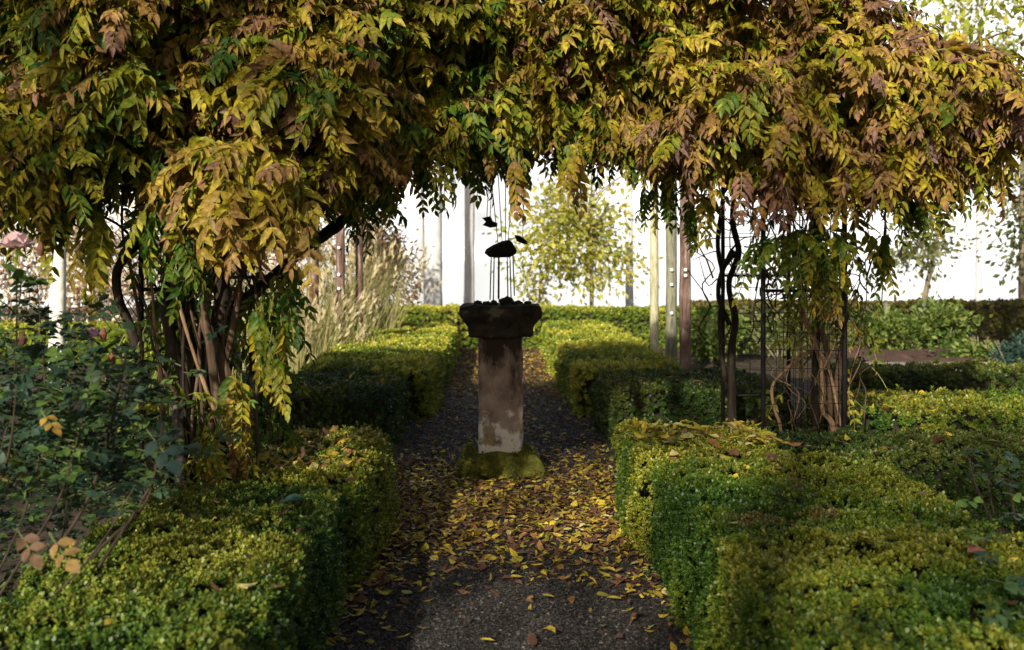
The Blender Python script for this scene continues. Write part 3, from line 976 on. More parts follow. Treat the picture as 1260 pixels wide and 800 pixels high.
for i in range(20):
    a = rr.uniform(175, 325)
    d = rr.uniform(5.25, 6.3)
    stem(L_, [(a, 590, d, .012), (a + rr.normal(0, 12), 500, d, .009), (a + rr.normal(0, 18), 400, d, .008), (a + rr.normal(0, 24), 300, d, .007), (a + rr.normal(0, 30), 190, d, .006)], rr.choice(['old_vine_bark', 'vine_bark', 'vine_bark']), 6, 22)
for i in range(12):
    a, b = rr.uniform(130, 215), rr.uniform(300, 420)
    stem(L_, [(a, b, 5.7, .004), (a - rr.uniform(10, 25), b - rr.uniform(15, 30), 5.7, .003), (a - rr.uniform(30, 50), b - rr.uniform(25, 70), 5.7, .002)], 'old_vine_bark', 4, 8, 0)

R_ = right_vine
stem(R_, [(966, base(0, 6.9) + 3, 6.9, .02), (962, 535, 6.9, .012), (952, 500, 6.9, .010), (951, 474, 6.9, .010), (970, 452, 6.9, .010), (992, 436, 6.9, .010), (1001, 425, 6.9, .009), (1004, 402, 6.9, .007)], 'pale_vine_bark', 6, 34)
stem(R_, [(1030, base(0, 6.95) + 3, 6.95, .03), (1026, 530, 6.95, .018), (1012, 505, 6.95, .016), (1012, 470, 6.95, .015), (1008, 440, 6.95, .015), (998, 410, 6.95, .015), (988, 385, 7.0, .015), (985, 340, 7.0, .014), (1000, 270, 7.0, .012)], 'pale_vine_bark', 7, 34)
stem(R_, [(1034, base(0, 6.95) + 3, 6.95, .03), (1032, 530, 6.95, .022), (1030, 480, 6.95, .021), (1036, 430, 6.95, .020), (1040, 380, 6.95, .018), (1036, 300, 7.0, .016)], 'vine_bark', 7, 30)
stem(R_, [(1022, base(0, 7.0) + 3, 7.0, .03), (1022, 520, 7.0, .016), (1018, 440, 7.0, .015), (1008, 380, 7.0, .014), (1014, 300, 7.1, .012)], 'vine_bark', 7, 30)
stem(R_, [(1014, base(0, 7.1) + 3, 7.1, .03), (1002, 500, 7.1, .024), (1005, 420, 7.1, .022), (1008, 350, 7.1, .02), (1000, 250, 7.1, .02)], 'old_vine_bark', 7, 30)
stem(R_, [(1042, 560, 6.9, .012), (1030, 500, 6.9, .010), (1020, 455, 6.9, .009), (1004, 425, 6.9, .008), (990, 398, 6.9, .007)], 'pale_vine_bark', 6)
# dark old stem twisted round the inner back post
stem(R_, [(902, base(0, 8.3) + 3, 8.3, .035), (900, 440, 8.3, .028), (905, 395, 8.3, .026), (897, 350, 8.3, .022), (909, 310, 8.3, .024), (901, 270, 8.3, .02), (908, 220, 8.3, .02), (930, 150, 8.0, .025)], 'old_vine_bark', 8, 36)
stem(R_, [(892, 470, 8.25, .018), (886, 400, 8.25, .018), (890, 350, 8.25, .016), (883, 300, 8.25, .018), (889, 250, 8.25, .016), (890, 190, 8.25, .02)], 'old_vine_bark', 7, 30)
stem(R_, [(905, 310, 8.3, .03), (890, 330, 8.3, .02), (884, 365, 8.3, .018), (898, 400, 8.3, .02)], 'old_vine_bark', 6)
for i in range(16):
    a, b, d = rr.uniform(880, 925), rr.uniform(240, 430), 8.3
    s = rr.choice([-1, 1])
    stem(R_, [(a, b, d, .005), (a + s * rr.uniform(8, 18), b - rr.uniform(-8, 14), d, .004), (a + s * rr.uniform(20, 38), b - rr.uniform(-10, 30), d, .002)], 'old_vine_bark', 4, 8, 0)
for i in range(22):
    a, b, d = rr.uniform(960, 1070), rr.uniform(390, 540), rr.uniform(6.7, 7.3)
    stem(R_, [(a, b, d, .005), (a + rr.normal(0, 9), b - rr.uniform(20, 40), d, .004), (a + rr.normal(0, 18), b - rr.uniform(45, 75), d, .003), (a + rr.normal(0, 26), b - rr.uniform(80, 120), d, .002)], rr.choice(['pale_vine_bark', 'vine_bark', 'vine_bark']), 4, 14, 0)
for i in range(46):
    a, b, d = rr.uniform(872, 1070), rr.uniform(270, 430), rr.uniform(6.9, 8.4)
    s = rr.choice([-1, 1])
    stem(R_, [(a, b, d, .006), (a + s * rr.uniform(2, 14), b - rr.uniform(14, 30), d, .005), (a + s * rr.uniform(-6, 20), b - rr.uniform(34, 60), d, .004), (a + rr.normal(0, 26), b - rr.uniform(50, 110), d, .003)], 'old_vine_bark', 4, 12, 0)
for i in range(14):
    a, b, d = rr.uniform(930, 1050), rr.uniform(250, 380), rr.uniform(6.8, 8.2)
    stem(R_, [(a, b, d, .006), (a + rr.normal(0, 12), b - rr.uniform(20, 40), d, .005), (a + rr.normal(0, 20), b - rr.uniform(40, 110), d, .004)], 'old_vine_bark', 5, 10, 0)
stem(R_, [(1000, 250, 7.1, .02), (1060, 190, 6.9, .02), (1140, 150, 6.8, .016), (1240, 130, 6.7, .01)], 'vine_bark', 6)
stem(R_, [(1240, 38, 6.6, .004), (1180, 60, 6.4, .008), (1120, 75, 6.3, .009), (1040, 120, 6.4, .01)], 'vine_bark', 6)
stem(R_, [(930, 150, 8.0, .03), (850, 110, 7.6, .025), (740, 100, 7.2, .02)], 'old_vine_bark', 6)
stem(R_, [(1085, 375, 6.8, .004), (1087, 330, 6.8, .004), (1090, 270, 6.8, .004)], 'vine_bark', 5)

# inner small leaves round the left trunks
n = 150
px = rng.normal(240, 55, n); py = rng.uniform(470, 590, n)
compound(crown[0], np.stack([at(a, b, d) for a, b, d in zip(px[:36], py[:36], rng.uniform(5.1, 5.5, 36))]), outward(36, .6, -.3, -.3), rng.uniform(.1, .17, 36), rng.uniform(.4, 3.2, 36), pairs=3)
compound(crown[1], np.stack([at(a, b, d) for a, b, d in zip(rng.uniform(960, 1080, 10), rng.uniform(380, 520, 10), rng.uniform(6.8, 7.2, 10))]), outward(10, .6, -.3, -.3), rng.uniform(.1, .17, 10), rng.uniform(1, 4, 10), pairs=3)
compound(crown[0], np.stack([at(a, b, d) for a, b, d in zip(rng.normal(250, 42, 130), rng.uniform(270, 560, 130), rng.uniform(5.6, 6.6, 130))]), outward(130, .6, -.1, -.6), rng.uniform(.16, .26, 130), rng.uniform(.1, 1.6, 130), pairs=5)
compound(crown[1], np.stack([at(a, b, d) for a, b, d in zip(rng.normal(1000, 36, 46), rng.uniform(235, 400, 46), rng.uniform(6.6, 8.0, 46))]), outward(46, .6, -.2, -.6), rng.uniform(.15, .25, 46), rng.uniform(.2, 2.4, 46), pairs=5)
crown[0].build('crown', M['wisteria_leaf'], left_vine)
crown[1].build('crown', M['wisteria_leaf'], right_vine)

# ------------------------------------------------------------------ fallen leaves
FP = np.array([(.55, .41, .045), (.42, .29, .04), (.30, .27, .03), (.26, .13, .05), (.17, .08, .045), (.10, .05, .03), (.5, .43, .16)])


def litter(mb, P, s=(.05, .10), w=(4, 4, 2.2, 3, 3, 2.5, .8), tilt=1.0):
    n = len(P)
    w = np.array(w) / np.sum(w)
    k = rng.choice(len(FP), n, p=w)
    c = FP[k] * rng.uniform(.7, 1.15, (n, 1))
    sc = rng.uniform(*s, n)
    t = rng.random(n) < .6
    R = rand_rot(n, tilt)
    flip = rng.random(n) < .4
    R[flip, :, 2] *= -1
    R[flip, :, 0] *= -1
    S = np.stack([sc * rng.uniform(.6, 1.35, n), sc, sc * rng.uniform(.3, 2.2, n)], 1)
    for sel, tpl in ((t, LEAF), (~t, LEAF_BROAD)):
        mb.inst(tpl, P[sel], R[sel], S[sel], c[sel])


mb = MB()
n = 3300
y = np.concatenate([rng.normal(6.9, .8, 4800), rng.uniform(4.6, 8.9, 1300), 4.2 + rng.random(350) * 2, rng.uniform(8.5, 13, 420), rng.uniform(12.5, 19, 2600)])
n = len(y)
x = rng.uniform(-.76, .86, n)
x = np.where((y < 5.3), np.where(rng.random(n) < .45, np.sign(x - .08) * (.45 + .35 * rng.random(n)) + .06, x), x)
xe, ye = np.where(rng.random(900) < .5, -.62, .74) + rng.normal(0, .07, 900), rng.uniform(3.9, 8.4, 900)
x, y = np.concatenate([x, xe]), np.concatenate([y, ye])
keep = (np.abs(x - .022) > .31) | (np.abs(y - 8) > .31)
keep &= (y < 5.2) * (rng.random(len(y)) < .45) | (y >= 5.2)
x, y = x[keep], y[keep]
z = .014 + rng.random(len(x)) ** 2 * .03
litter(mb, np.stack([x, y, z], 1), (.032, .072), (4.2, 4.2, 2.2, 4, 4.4, 3.6, 1), .6)
yb = np.concatenate([rng.uniform(12.2, 19, 2600), rng.uniform(8.7, 12.2, 500)])
litter(mb, np.stack([rng.uniform(-.74, .84, len(yb)), yb, .012 + rng.random(len(yb)) * .02], 1), (.03, .075), (.6, 1.2, .8, 5, 5, 3, .5), .6)
tag(mb.build('fallen_leaves', M['dry_leaf']), 'yellow and brown fallen leaves spread thickly over the path before the pedestal', 'fallen leaves', kind='stuff')

mb = MB()
def on_top(x0, x1, y0, y1, h, n, **kw):
    litter(mb, np.stack([rng.uniform(x0, x1, n), rng.uniform(y0, y1, n), h + rng.uniform(.02, .05, n)], 1), **kw)


on_top(-1.15, -.66, 5.3, 6.45, .50, 230, w=(5, 4, 4, 2, 1.5, .6, 3))
on_top(.76, 1.5, 6.0, 6.75, .50, 230, w=(5, 3, 4, 1.5, 1, .4, 5))
on_top(.8, 1.6, 5.3, 6.1, .50, 40, w=(2, 2, 3, 2, 3, 1, 4))
on_top(.85, 1.8, 3.0, 5.4, .51, 22, w=(1, 1, 1, 2, 4, 2, 2), s=(.035, .07))
on_top(-1.4, -.62, 2.9, 5.0, .51, 18, w=(1, 1, 1, 2, 4, 2, 2), s=(.035, .07))
on_top(2.35, 3.1, 7.5, 8.4, .48, 45, w=(5, 3, 4, 1.5, 1, .4, 3))
on_top(1.6, 4.0, 5.8, 6.45, .50, 26, w=(1, 2, 2, 3, 4, 2, 1))
on_top(-1.9, -.9, 9.05, 9.8, .44, 22, w=(4, 3, 4, 1.5, 1, .4, 3))
on_top(1.0, 2.2, 9.0, 10.2, .47, 24, w=(1, 2, 2, 3, 4, 2, 1))
on_top(2.8, 4.4, 8.9, 9.6, .36, 22)
tag(mb.build('fallen_leaves', M['dry_leaf']), 'fallen yellow and tan leaves lying on the clipped hedge tops', 'fallen leaves', kind='stuff')

# three big leaves that stand out on the hedges
def single_leaf(p, s, c, lab, yaw, tilt=.15):
    m_ = MB()
    y_ = np.array([[math.cos(yaw), math.sin(yaw), tilt]])
    m_.inst(LEAF_BROAD, np.array([p]), frames(y_, np.array([[.1, -.3, 1.0]])), np.array([[s, s, s * 1.6]]), np.array([c]))
    tag(m_.build('fallen_leaf', M['dry_leaf']), lab, 'leaf')


q = at(1190, 738, 3.72); single_leaf((q[0], q[1], .545), .085, (.30, .13, .09), 'single curled pinkish brown leaf on the wide hedge at the lower right', .2)
q = at(1138, 640, 4.62); single_leaf((q[0], q[1], .545), .08, (.22, .11, .07), 'brown fallen leaf near the back right edge of the lower right hedge', 1.8)
q = at(372, 642, 4.5); single_leaf((q[0], q[1], .55), .10, (.03, .07, .06), 'dark bluish green fallen leaf on the lower left hedge', 2.9)

# ------------------------------------------------------------------ rose bush (left) and rose shoots (right)
RPAL = np.array([(.016, .036, .020), (.024, .048, .027), (.034, .062, .022), (.065, .11, .022)])


def rose_leaf(mb, p, d, s, c, n5=5):
    d = unit(np.asarray(d, float))
    up = np.array([rng.normal(0, .3), rng.normal(0, .3) - .3, 1.0])
    side = unit(np.cross(d, up))
    pn = np.cross(side, d)
    L = s * 2.0
    pos, dirs, sz = [], [], []
    for t, sg in ((.45, -1), (.45, 1), (.8, -1), (.8, 1), (1.0, 0))[:n5 if n5 == 5 else 5]:
        pos.append(p + d * L * t - np.array([0, 0, .2 * L * t * t]))
        dirs.append(d * .5 + side * sg * .85 + rng.normal(0, .12, 3) + np.array([0, 0, -.12]) if sg else d + rng.normal(0, .1, 3))
        sz.append(s * (1.15 if sg == 0 else rng.uniform(.8, 1.0)))
    pos, dirs, sz = np.array(pos), np.array(dirs), np.array(sz)
    cc = np.tile(c, (5, 1)) * rng.uniform(.8, 1.2, (5, 1))
    mb.inst(LEAF_BROAD, pos, frames(dirs, np.tile(pn, (5, 1)) + rng.normal(0, .25, (5, 3))), sz, cc)
    w = np.array([.0018, 0, .0018])
    e = p + d * L
    mb.add(np.stack([p - w, p + w, e - np.array([0, 0, .2 * L]) + w, e - np.array([0, 0, .2 * L]) - w]), np.array([[0, 1, 2, 3]]), 0, np.array([.07, .09, .03]))


rose = empty('rose_bush', (-2.0, 3.9, 0))
tag(rose, 'tall rose bush with bluish green leaves and bare brown canes on the left edge', 'rose bush')
fol = MB()
canes = [[(60, 800, 3.55), (120, 700, 3.5), (160, 640, 3.5), (190, 585, 3.5), (200, 520, 3.5)],
         [(40, 800, 3.6), (110, 690, 3.6), (175, 625, 3.6), (192, 570, 3.6), (196, 530, 3.6)],
         [(-20, 800, 3.7), (60, 690, 3.7), (110, 610, 3.7), (135, 530, 3.7), (150, 460, 3.7), (160, 420, 3.75)],
         [(-60, 800, 3.9), (0, 700, 3.9), (40, 600, 3.9), (55, 500, 3.9), (50, 400, 3.9), (45, 345, 3.9)],
         [(-40, 800, 3.5), (20, 700, 3.5), (70, 620, 3.5), (90, 560, 3.5), (110, 480, 3.5)],
         [(-90, 800, 4.1), (-30, 650, 4.1), (10, 520, 4.1), (20, 420, 4.1), (20, 330, 4.1)],
         [(-80, 780, 3.4), (-20, 640, 3.4), (10, 560, 3.4), (20, 480, 3.4)],
         [(0, 800, 4.2), (80, 650, 4.2), (100, 560, 4.2), (120, 480, 4.2), (112, 420, 4.2)],
         [(-50, 820, 3.3), (20, 760, 3.3), (80, 720, 3.3), (130, 660, 3.3), (165, 600, 3.3)],
         [(-70, 800, 4.3), (0, 620, 4.3), (40, 500, 4.3), (60, 440, 4.3)],
         [(30, 790, 3.9), (80, 640, 3.9), (80, 520, 3.9), (90, 450, 3.9)],
         [(-100, 780, 3.8), (-60, 620, 3.8), (-40, 480, 3.8), (-30, 380, 3.8)]]
for ci, c in enumerate(canes):
    r0 = .008 if ci < 3 else .0055
    P = []
    foot_ = at(*c[0])
    P.append((-1.75 + .35 * (foot_[0] + 1.6), foot_[1] + .1, 0, r0 * 1.3))
    for k, q in enumerate(c):
        a = at(*q)
        if k == 0: a[2] = max(a[2], .12)
        P.append((*a, r0 * (1 - .75 * k / len(c))))
    mb = MB()
    tube(mb, P, 6, 26, wob=.15, seed=ci)
    mb.build('cane', M['rose_stem'], rose)
    S = smooth_path(P, 40)
    for i in range(12, 40):
        if rng.random() < (.62 if i > 18 else .2):
            b = S[i, :3]
            pyy = HY - (b[2] - CAMZ) * F / b[1]
            if pyy > 640: continue
            rose_leaf(fol, b, (rng.normal(0, .8), rng.normal(-.2, .6), rng.uniform(-.1, .7)), rng.uniform(.028, .05), RPAL[rng.integers(0, 3)] if rng.random() < .85 else RPAL[3])
n = 540
for i in range(n):
    if i < 470:
        a, b = rng.normal(85, 70), rng.uniform(440, 585)
    else:
        a, b = rng.normal(30, 60), rng.uniform(375, 470)
    d = rng.uniform(3.5, 4.9)
    lo = np.interp(a, [0, 60, 120, 200], [640, 600, 590, 560])
    if b > lo: continue
    c = RPAL[rng.integers(0, 3)]
    if rng.random() < .12: c = RPAL[3]
    rose_leaf(fol, at(a, b, d), (rng.normal(0, .8), rng.normal(-.3, .5), rng.uniform(-.2, .6)), rng.uniform(.025, .048), c)
for a, b in ((25, 365), (60, 352), (15, 350), (45, 400), (95, 395), (130, 420), (10, 440), (20, 590), (8, 610), (45, 570)):
    rose_leaf(fol, at(a, b, 3.6), (rng.normal(0, .8), -.3, .3), .055, RPAL[3] if b < 370 or b > 560 else RPAL[1])
# big toothed leaf above the hedge and yellowing leaves low on the left
for a, b, d, s, c in ((180, 528, 3.45, .085, (.022, .042, .032)), (60, 655, 3.0, .065, (.17, .105, .035)), (20, 650, 3.0, .06, (.11, .065, .035)), (50, 505, 3.4, .05, (.24, .15, .03))):
    rose_leaf(fol, at(a, b, d), (.5, -.4, -.3), s * .75, np.array(c))
for i in range(16):
    rose_leaf(fol, at(rng.uniform(0, 200), rng.uniform(500, 600), rng.uniform(4.2, 4.8)), (rng.normal(0, .8), -.3, .3), .04, np.array([.25, .23, .05]))
for i in range(330):
    a, b = rng.uniform(-120, 190), rng.uniform(500, 700)
    if b > 720 - a * .72: continue
    rose_leaf(fol, at(a, b, rng.uniform(3.9, 4.8)), (rng.normal(0, .8), rng.normal(-.3, .5), rng.uniform(-.2, .5)), rng.uniform(.025, .045), RPAL[rng.integers(0, 3)] if rng.random() < .9 else RPAL[3])
fol.build('foliage', M['rose_leaf'], rose)


def bloom(px, py, d, r, parent, col=(.62, .42, .46)):
    mb = MB()
    c = at(px, py, d)
    for ring, (k, tilt) in enumerate(((5, 1.35), (6, .85), (6, .4))):
        for i in range(k):
            a = i * 2 * math.pi / k + ring * .5
            y_ = np.array([[math.cos(a) * math.sin(tilt), math.sin(a) * math.sin(tilt), math.cos(tilt)]])
            zz = np.array([[-math.cos(a), -math.sin(a), .6]])
            mb.inst(LEAF_BROAD, c[None], frames(y_, zz), np.array([[r * 1.5, r * (1 - .12 * ring), -r]]), np.array([col]) * rng.uniform(.85, 1.15))
    return mb.build('bloom', M['petal'], parent)


bloom(20, 305, 4.0, .075, rose, (.66, .48, .48))
bloom(112, 415, 4.2, .045, rose, (.66, .42, .52))
for px, py in ((50, 305), (127, 410), (138, 440), (28, 415)):
    mb = MB()
    p = at(px, py, 4.0)
    tube(mb, [(p[0], p[1], p[2] - .03, .004), (p[0], p[1], p[2] - .015, .012), (p[0], p[1], p[2], .013), (p[0] + .003, p[1], p[2] + .02, .003)], 7, 10)
    mb.build('bud', rock_mat('rosebud', (.12, .045, .03), (.18, .08, .05), 20), rose)

sh = empty('rose_shoots', (2.1, 4.3, 0))
tag(sh, 'young rose shoots with fresh green leaflets at the lower right edge beside the hedge', 'rose bush')
fol = MB()
for c in ([(1290, 800, 4.3), (1262, 720, 4.3), (1225, 650, 4.3), (1200, 595, 4.3), (1190, 552, 4.3)],
          [(1260, 800, 4.6), (1245, 690, 4.6), (1225, 640, 4.6), (1215, 590, 4.6), (1215, 575, 4.6)],
          [(1270, 800, 4.4), (1262, 700, 4.4), (1250, 640, 4.4), (1240, 590, 4.4)],
          [(1250, 860, 3.6), (1248, 790, 3.6), (1245, 740, 3.6), (1235, 700, 3.6)],
          [(1290, 860, 3.5), (1270, 770, 3.5), (1262, 720, 3.5)]):
    P = [(at(*c[0])[0] + .02, at(*c[0])[1], 0, .007)] + [(*at(*q), .006 * (1 - .6 * k / len(c))) for k, q in enumerate(c)]
    mb = MB(); tube(mb, P, 6, 20); mb.build('cane', M['rose_stem'], sh)
    S = smooth_path(P, 20)
    for i in range(12, 20):
        if rng.random() < .55:
            rose_leaf(fol, S[i, :3], (rng.normal(0, .8), -.4, rng.uniform(0, .5)), rng.uniform(.028, .045), RPAL[rng.integers(0, 3)])
for a, b, d, s, k in ((1190, 553, 4.3, .045, 0), (1212, 552, 4.3, .04, 0), (1235, 606, 4.0, .055, 3), (1205, 612, 4.0, .048, 3), (1200, 650, 3.8, .06, 3), (1240, 655, 3.8, .055, 2), (1215, 712, 3.3, .06, 2), (1240, 745, 3.2, .06, 2), (1252, 708, 3.3, .055, 1), (1248, 775, 3.1, .065, 2), (1230, 590, 4.1, .045, 1), (1252, 580, 4.1, .045, 0), (1245, 630, 4.0, .045, 1), (1255, 560, 4.2, .045, 1), (1256, 665, 3.7, .05, 0), (1225, 680, 3.6, .045, 1), (1258, 745, 3.2, .05, 3)):
    rose_leaf(fol, at(a, b, d), (rng.normal(-.3, .5), -.5, .1), s, RPAL[k] * (1.9 if k >= 2 else 1.5))
fol.build('foliage', M['rose_leaf'], sh)

# ------------------------------------------------------------------ posts
def post(px, d, r, m, label, top=3.0, dots=(), lean=0.0):
    x = (px - VX) * d / F
    e = empty('wooden_post', (x, d, 0))
    tag(e, label, 'post', 'old wooden posts beyond the arbour')
    mb = MB()
    tube(mb, [(x, d, -.02, r * 1.05), (x + lean * .5, d, top * .5, r), (x + lean, d, top, r * .92), (x + lean, d, top + .005, r * .5)], 12, 14, wob=.12, seed=int(px))
    mb.build('timber', M[m], e)
    for py in dots:
        z = CAMZ - (py - HY) * d / F
        mb = MB()
        tube(mb, [(x - .01, d - r - .04, z, .008), (x - .01, d - r - .037, z, .018), (x - .01, d - r - .015, z, .02), (x - .01, d - r + .01, z, .012)], 10, 10)
        mb.build('insulator', M['porcelain'], e)
    return e


post(805, 13.2, .052, 'pale_wood', 'pale cream wooden post, leftmost of the three posts near the right long hedge', 2.9)
post(826, 13.6, .068, 'grey_wood', 'grey green wooden post between the cream and the red brown posts', 3.0, (332, 350, 385))
post(843, 13.2, .064, 'old_wood', 'red brown wooden post, rightmost of the three posts near the right long hedge', 3.1, (332, 339))
post(385, 14.3, .075, 'old_wood', 'stout weathered post in the tall dry grass with two white insulators, left of its neighbours', 2.6, (350, 360))
post(419, 14.0, .055, 'old_wood', 'slim weathered post in the tall dry grass with white insulators down its length', 2.7, (305, 338, 355, 400))
post(442, 14.4, .05, 'old_wood', 'red brown post without insulators at the right side of the tall dry grass', 2.6)

# ------------------------------------------------------------------ tall dry grass
def grass(px, d, n, h, w, label, pal):
    x = (px - VX) * d / F
    mb = MB()
    a = rng.uniform(0, 2 * np.pi, n)
    r = np.sqrt(rng.random(n)) * w
    bx, by = x + np.cos(a) * r, d + np.sin(a) * r * .6
    hh = h * rng.uniform(.55, 1.1, n)
    lx, ly = rng.normal(.03, .20, n) + np.cos(a) * r * .5, rng.normal(0, .15, n)
    wd = rng.uniform(.003, .008, n)
    c = pal[rng.integers(0, len(pal), n)] * rng.uniform(.75, 1.25, (n, 1))
    V = []
    for t in (0, .35, .7, 1):
        cx = bx + lx * hh * t * t
        cy = by + ly * hh * t * t
        z = hh * t * (1 - .08 * t)
        k = wd * (1 - .75 * t)
        V += [np.stack([cx - k, cy, z], 1), np.stack([cx + k, cy + .002, z], 1)]
    V = np.stack(V, 1).reshape(-1, 3)
    o = (np.arange(n) * 8)[:, None]
    mb.add(V, [np.concatenate([o + np.array([[2 * i, 2 * i + 1, 2 * i + 3, 2 * i + 2]]) for i in range(3)])], 0, np.repeat(c, 8, 0))
    # seed plumes
    m_ = int(n * .13)
    k = rng.choice(n, m_, replace=False)
    tipx, tipy, tipz = bx[k] + lx[k] * hh[k], by[k] + ly[k] * hh[k], hh[k] * .92
    dr = np.stack([lx[k] * 1.5, ly[k], np.ones(m_)], 1)
    for j in range(5):
        P = np.stack([tipx, tipy, tipz], 1) - unit(dr) * (.05 * j)
        mb.inst(LEAF_LOW, P, frames(dr + rng.normal(0, .25, (m_, 3)), rng.normal(0, 1, (m_, 3))), np.full(m_, .11), np.tile([.50, .42, .25], (m_, 1)) * rng.uniform(.8, 1.2, (m_, 1)))
    return tag(mb.build('ornamental_grass', M['grass_blade']), label, 'ornamental grass', 'tall dry grass clumps')


GP = np.array([(.34, .31, .12), (.42, .36, .18), (.22, .25, .07), (.48, .41, .24), (.16, .20, .05), (.26, .19, .10)])
grass(368, 13.6, 260, 1.25, .38, 'leftmost tall dry grass clump, next to the thin black arbour post', GP)
grass(398, 14.4, 260, 1.45, .38, 'tall dry grass clump round the feet of the two posts with insulators', GP)
grass(436, 16.2, 230, 1.9, .35, 'tall straw coloured grass clump behind the red brown post', GP)
grass(462, 16.4, 200, 1.75, .30, 'rightmost tall feathery grass clump, before the reddish brown bush', GP)
grass(424, 13.9, 200, .95, .35, 'shorter greenish grass clump at the edge of the long left hedge', np.array([(.22, .30, .06), (.32, .36, .10), (.4, .36, .15)]))
grass(340, 15.5, 220, 1.5, .45, 'tall dry grass clump half hidden by the hanging yellow leaves', GP)

# ------------------------------------------------------------------ bushes and trees in the distance
def crown_mesh(mb, c, R, n, pal, size, tpl=LEAF_LOW2, clumps=14, seed=0, mat=0):
    r = np.random.default_rng(seed)
    R = np.array(R, float)
    cc = unit(r.normal(0, 1, (clumps, 3))) * (r.random((clumps, 1)) ** .45) * .78
    k = r.integers(0, clumps, n)
    p = cc[k] + r.normal(0, .17, (n, 3)) * r.uniform(.6, 1.6, (clumps, 1))[k]
    P = p * R + np.array(c)
    d = unit(p + r.normal(0, .6, (n, 3)) + np.array([0, 0, -.35]))
    ck = r.integers(0, len(pal), clumps)[k]
    j = r.random(n) < .45
    ck[j] = r.integers(0, len(pal), j.sum())
    col = np.asarray(pal)[ck] * r.uniform(.7, 1.25, (n, 1))
    mb.inst(tpl, P, frames(d, r.normal(0, 1, (n, 3))), size * r.uniform(.7, 1.3, n), col, mat)


def bush(name, px, d, w, h, n, pal, size, label, cat='bush', depth=None, zc=None, seed=0, group=None, twigs=8, m='tree_leaf'):
    x = (px - VX) * d / F
    e = empty(name, (x, d, 0))
    tag(e, label, cat, group)
    mb = MB()
    zc = zc if zc is not None else h * .52
    crown_mesh(mb, (x, d, zc), (w, depth or w * .7, h * .5), n, pal, size, seed=seed)
    mb.build('foliage', M[m], e)
    mb = MB()
    r = np.random.default_rng(seed)
    for i in range(twigs):
        a = r.normal(0, 1, 2)
        tube(mb, [(x + a[0] * .05, d + a[1] * .05, 0, .018), (x + a[0] * w * .25, d + a[1] * w * .15, h * .4, .011), (x + a[0] * w * .5, d + a[1] * w * .3, h * .85, .004)], 5, 10)
    mb.build('stems', M['tree_bark'], e)
    return e


CREAM = [(.62, .56, .40), (.50, .40, .26), (.70, .66, .52), (.36, .24, .14), (.26, .14, .08)]
RUST = [(.30, .16, .09), (.38, .24, .14), (.22, .11, .07), (.45, .34, .2)]
bush('dry_bush', 20, 19.5, 1.9, 2.7, 4200, CREAM, .10, 'cream and brown dry leaved bush at the far left edge behind the pink rose', seed=1, group='dry leaved bushes on the left', m='dry_leaf')
bush('dry_bush', 115, 20.5, 1.8, 2.9, 4200, CREAM, .10, 'cream and brown dry leaved bush just right of the white birch trunk', seed=2, group='dry leaved bushes on the left', m='dry_leaf')
bush('dry_bush', 215, 20.0, 1.7, 2.6, 3600, CREAM, .10, 'cream dry leaved bush glimpsed between the left vine trunks', seed=3, group='dry leaved bushes on the left', m='dry_leaf')
bush('dry_bush', 310, 21.0, 1.6, 2.8, 3000, CREAM + RUST, .10, 'mixed cream and rust bush behind the post with two insulators', seed=4, group='dry leaved bushes on the left', m='dry_leaf')
bush('copper_bush', 478, 21.5, .75, 3.2, 4200, RUST, .09, 'tall reddish brown bush beside the pale tree trunks left of the pedestal', seed=5, m='dry_leaf')
bush('copper_bush', 420, 22.5, 1.2, 3.0, 3200, RUST + [(.3, .3, .1)], .10, 'lower brown and olive bush behind the tall dry grass', seed=15, m='dry_leaf')

GREEN = [(.06, .11, .02), (.10, .16, .03), (.16, .21, .04), (.22, .26, .06)]
YEL = [(.42, .38, .05), (.34, .34, .06), (.50, .42, .09), (.26, .28, .06)]
bush('green_shrub', 1160, 16.2, .85, .95, 2600, GREEN, .085, 'leafy mid green shrub in front of the tall far right hedge', 'shrub', seed=6)
bush('green_shrub', 1205, 14.5, .6, .62, 1600, GREEN, .08, 'low spreading green shrub beside the blue green plant', 'shrub', seed=7)
bush('blue_shrub', 1248, 13.8, .33, .62, 1500, [(.05, .11, .085), (.07, .13, .10), (.04, .08, .06)], .05, 'rounded blue green plant at the right edge', 'shrub', seed=8)
bush('green_shrub', 1080, 16.5, .7, .8, 1500, GREEN, .085, 'green shrub left of the thin stakes seen through the arbour', 'shrub', seed=9)
bush('green_shrub', 880, 16.5, .75, .82, 1900, GREEN, .08, 'green leafy shrub behind the dark vine stem on the inner arbour post', 'shrub', seed=10)
bush('green_shrub', 960, 17.2, .9, .8, 1700, [(.07, .09, .03), (.12, .14, .04), (.2, .2, .08)], .08, 'dull olive shrub seen through the wire netting', 'shrub', seed=16)

for px, lean, lab in ((1096, .04, 'thin pale stake leaning left in the right hand bed'), (1137, .0, 'thin upright pale stake before the tall far right hedge')):
    x = (px - VX) * 17.2 / F
    mb = MB()
    tube(mb, [(x, 17.2, 0, .035), (x - lean, 17.2, .45, .033), (x - 2 * lean, 17.2, .85, .03)], 8, 8, wob=.1)
    tag(mb.build('garden_stake', M['grey_wood']), lab, 'stake')

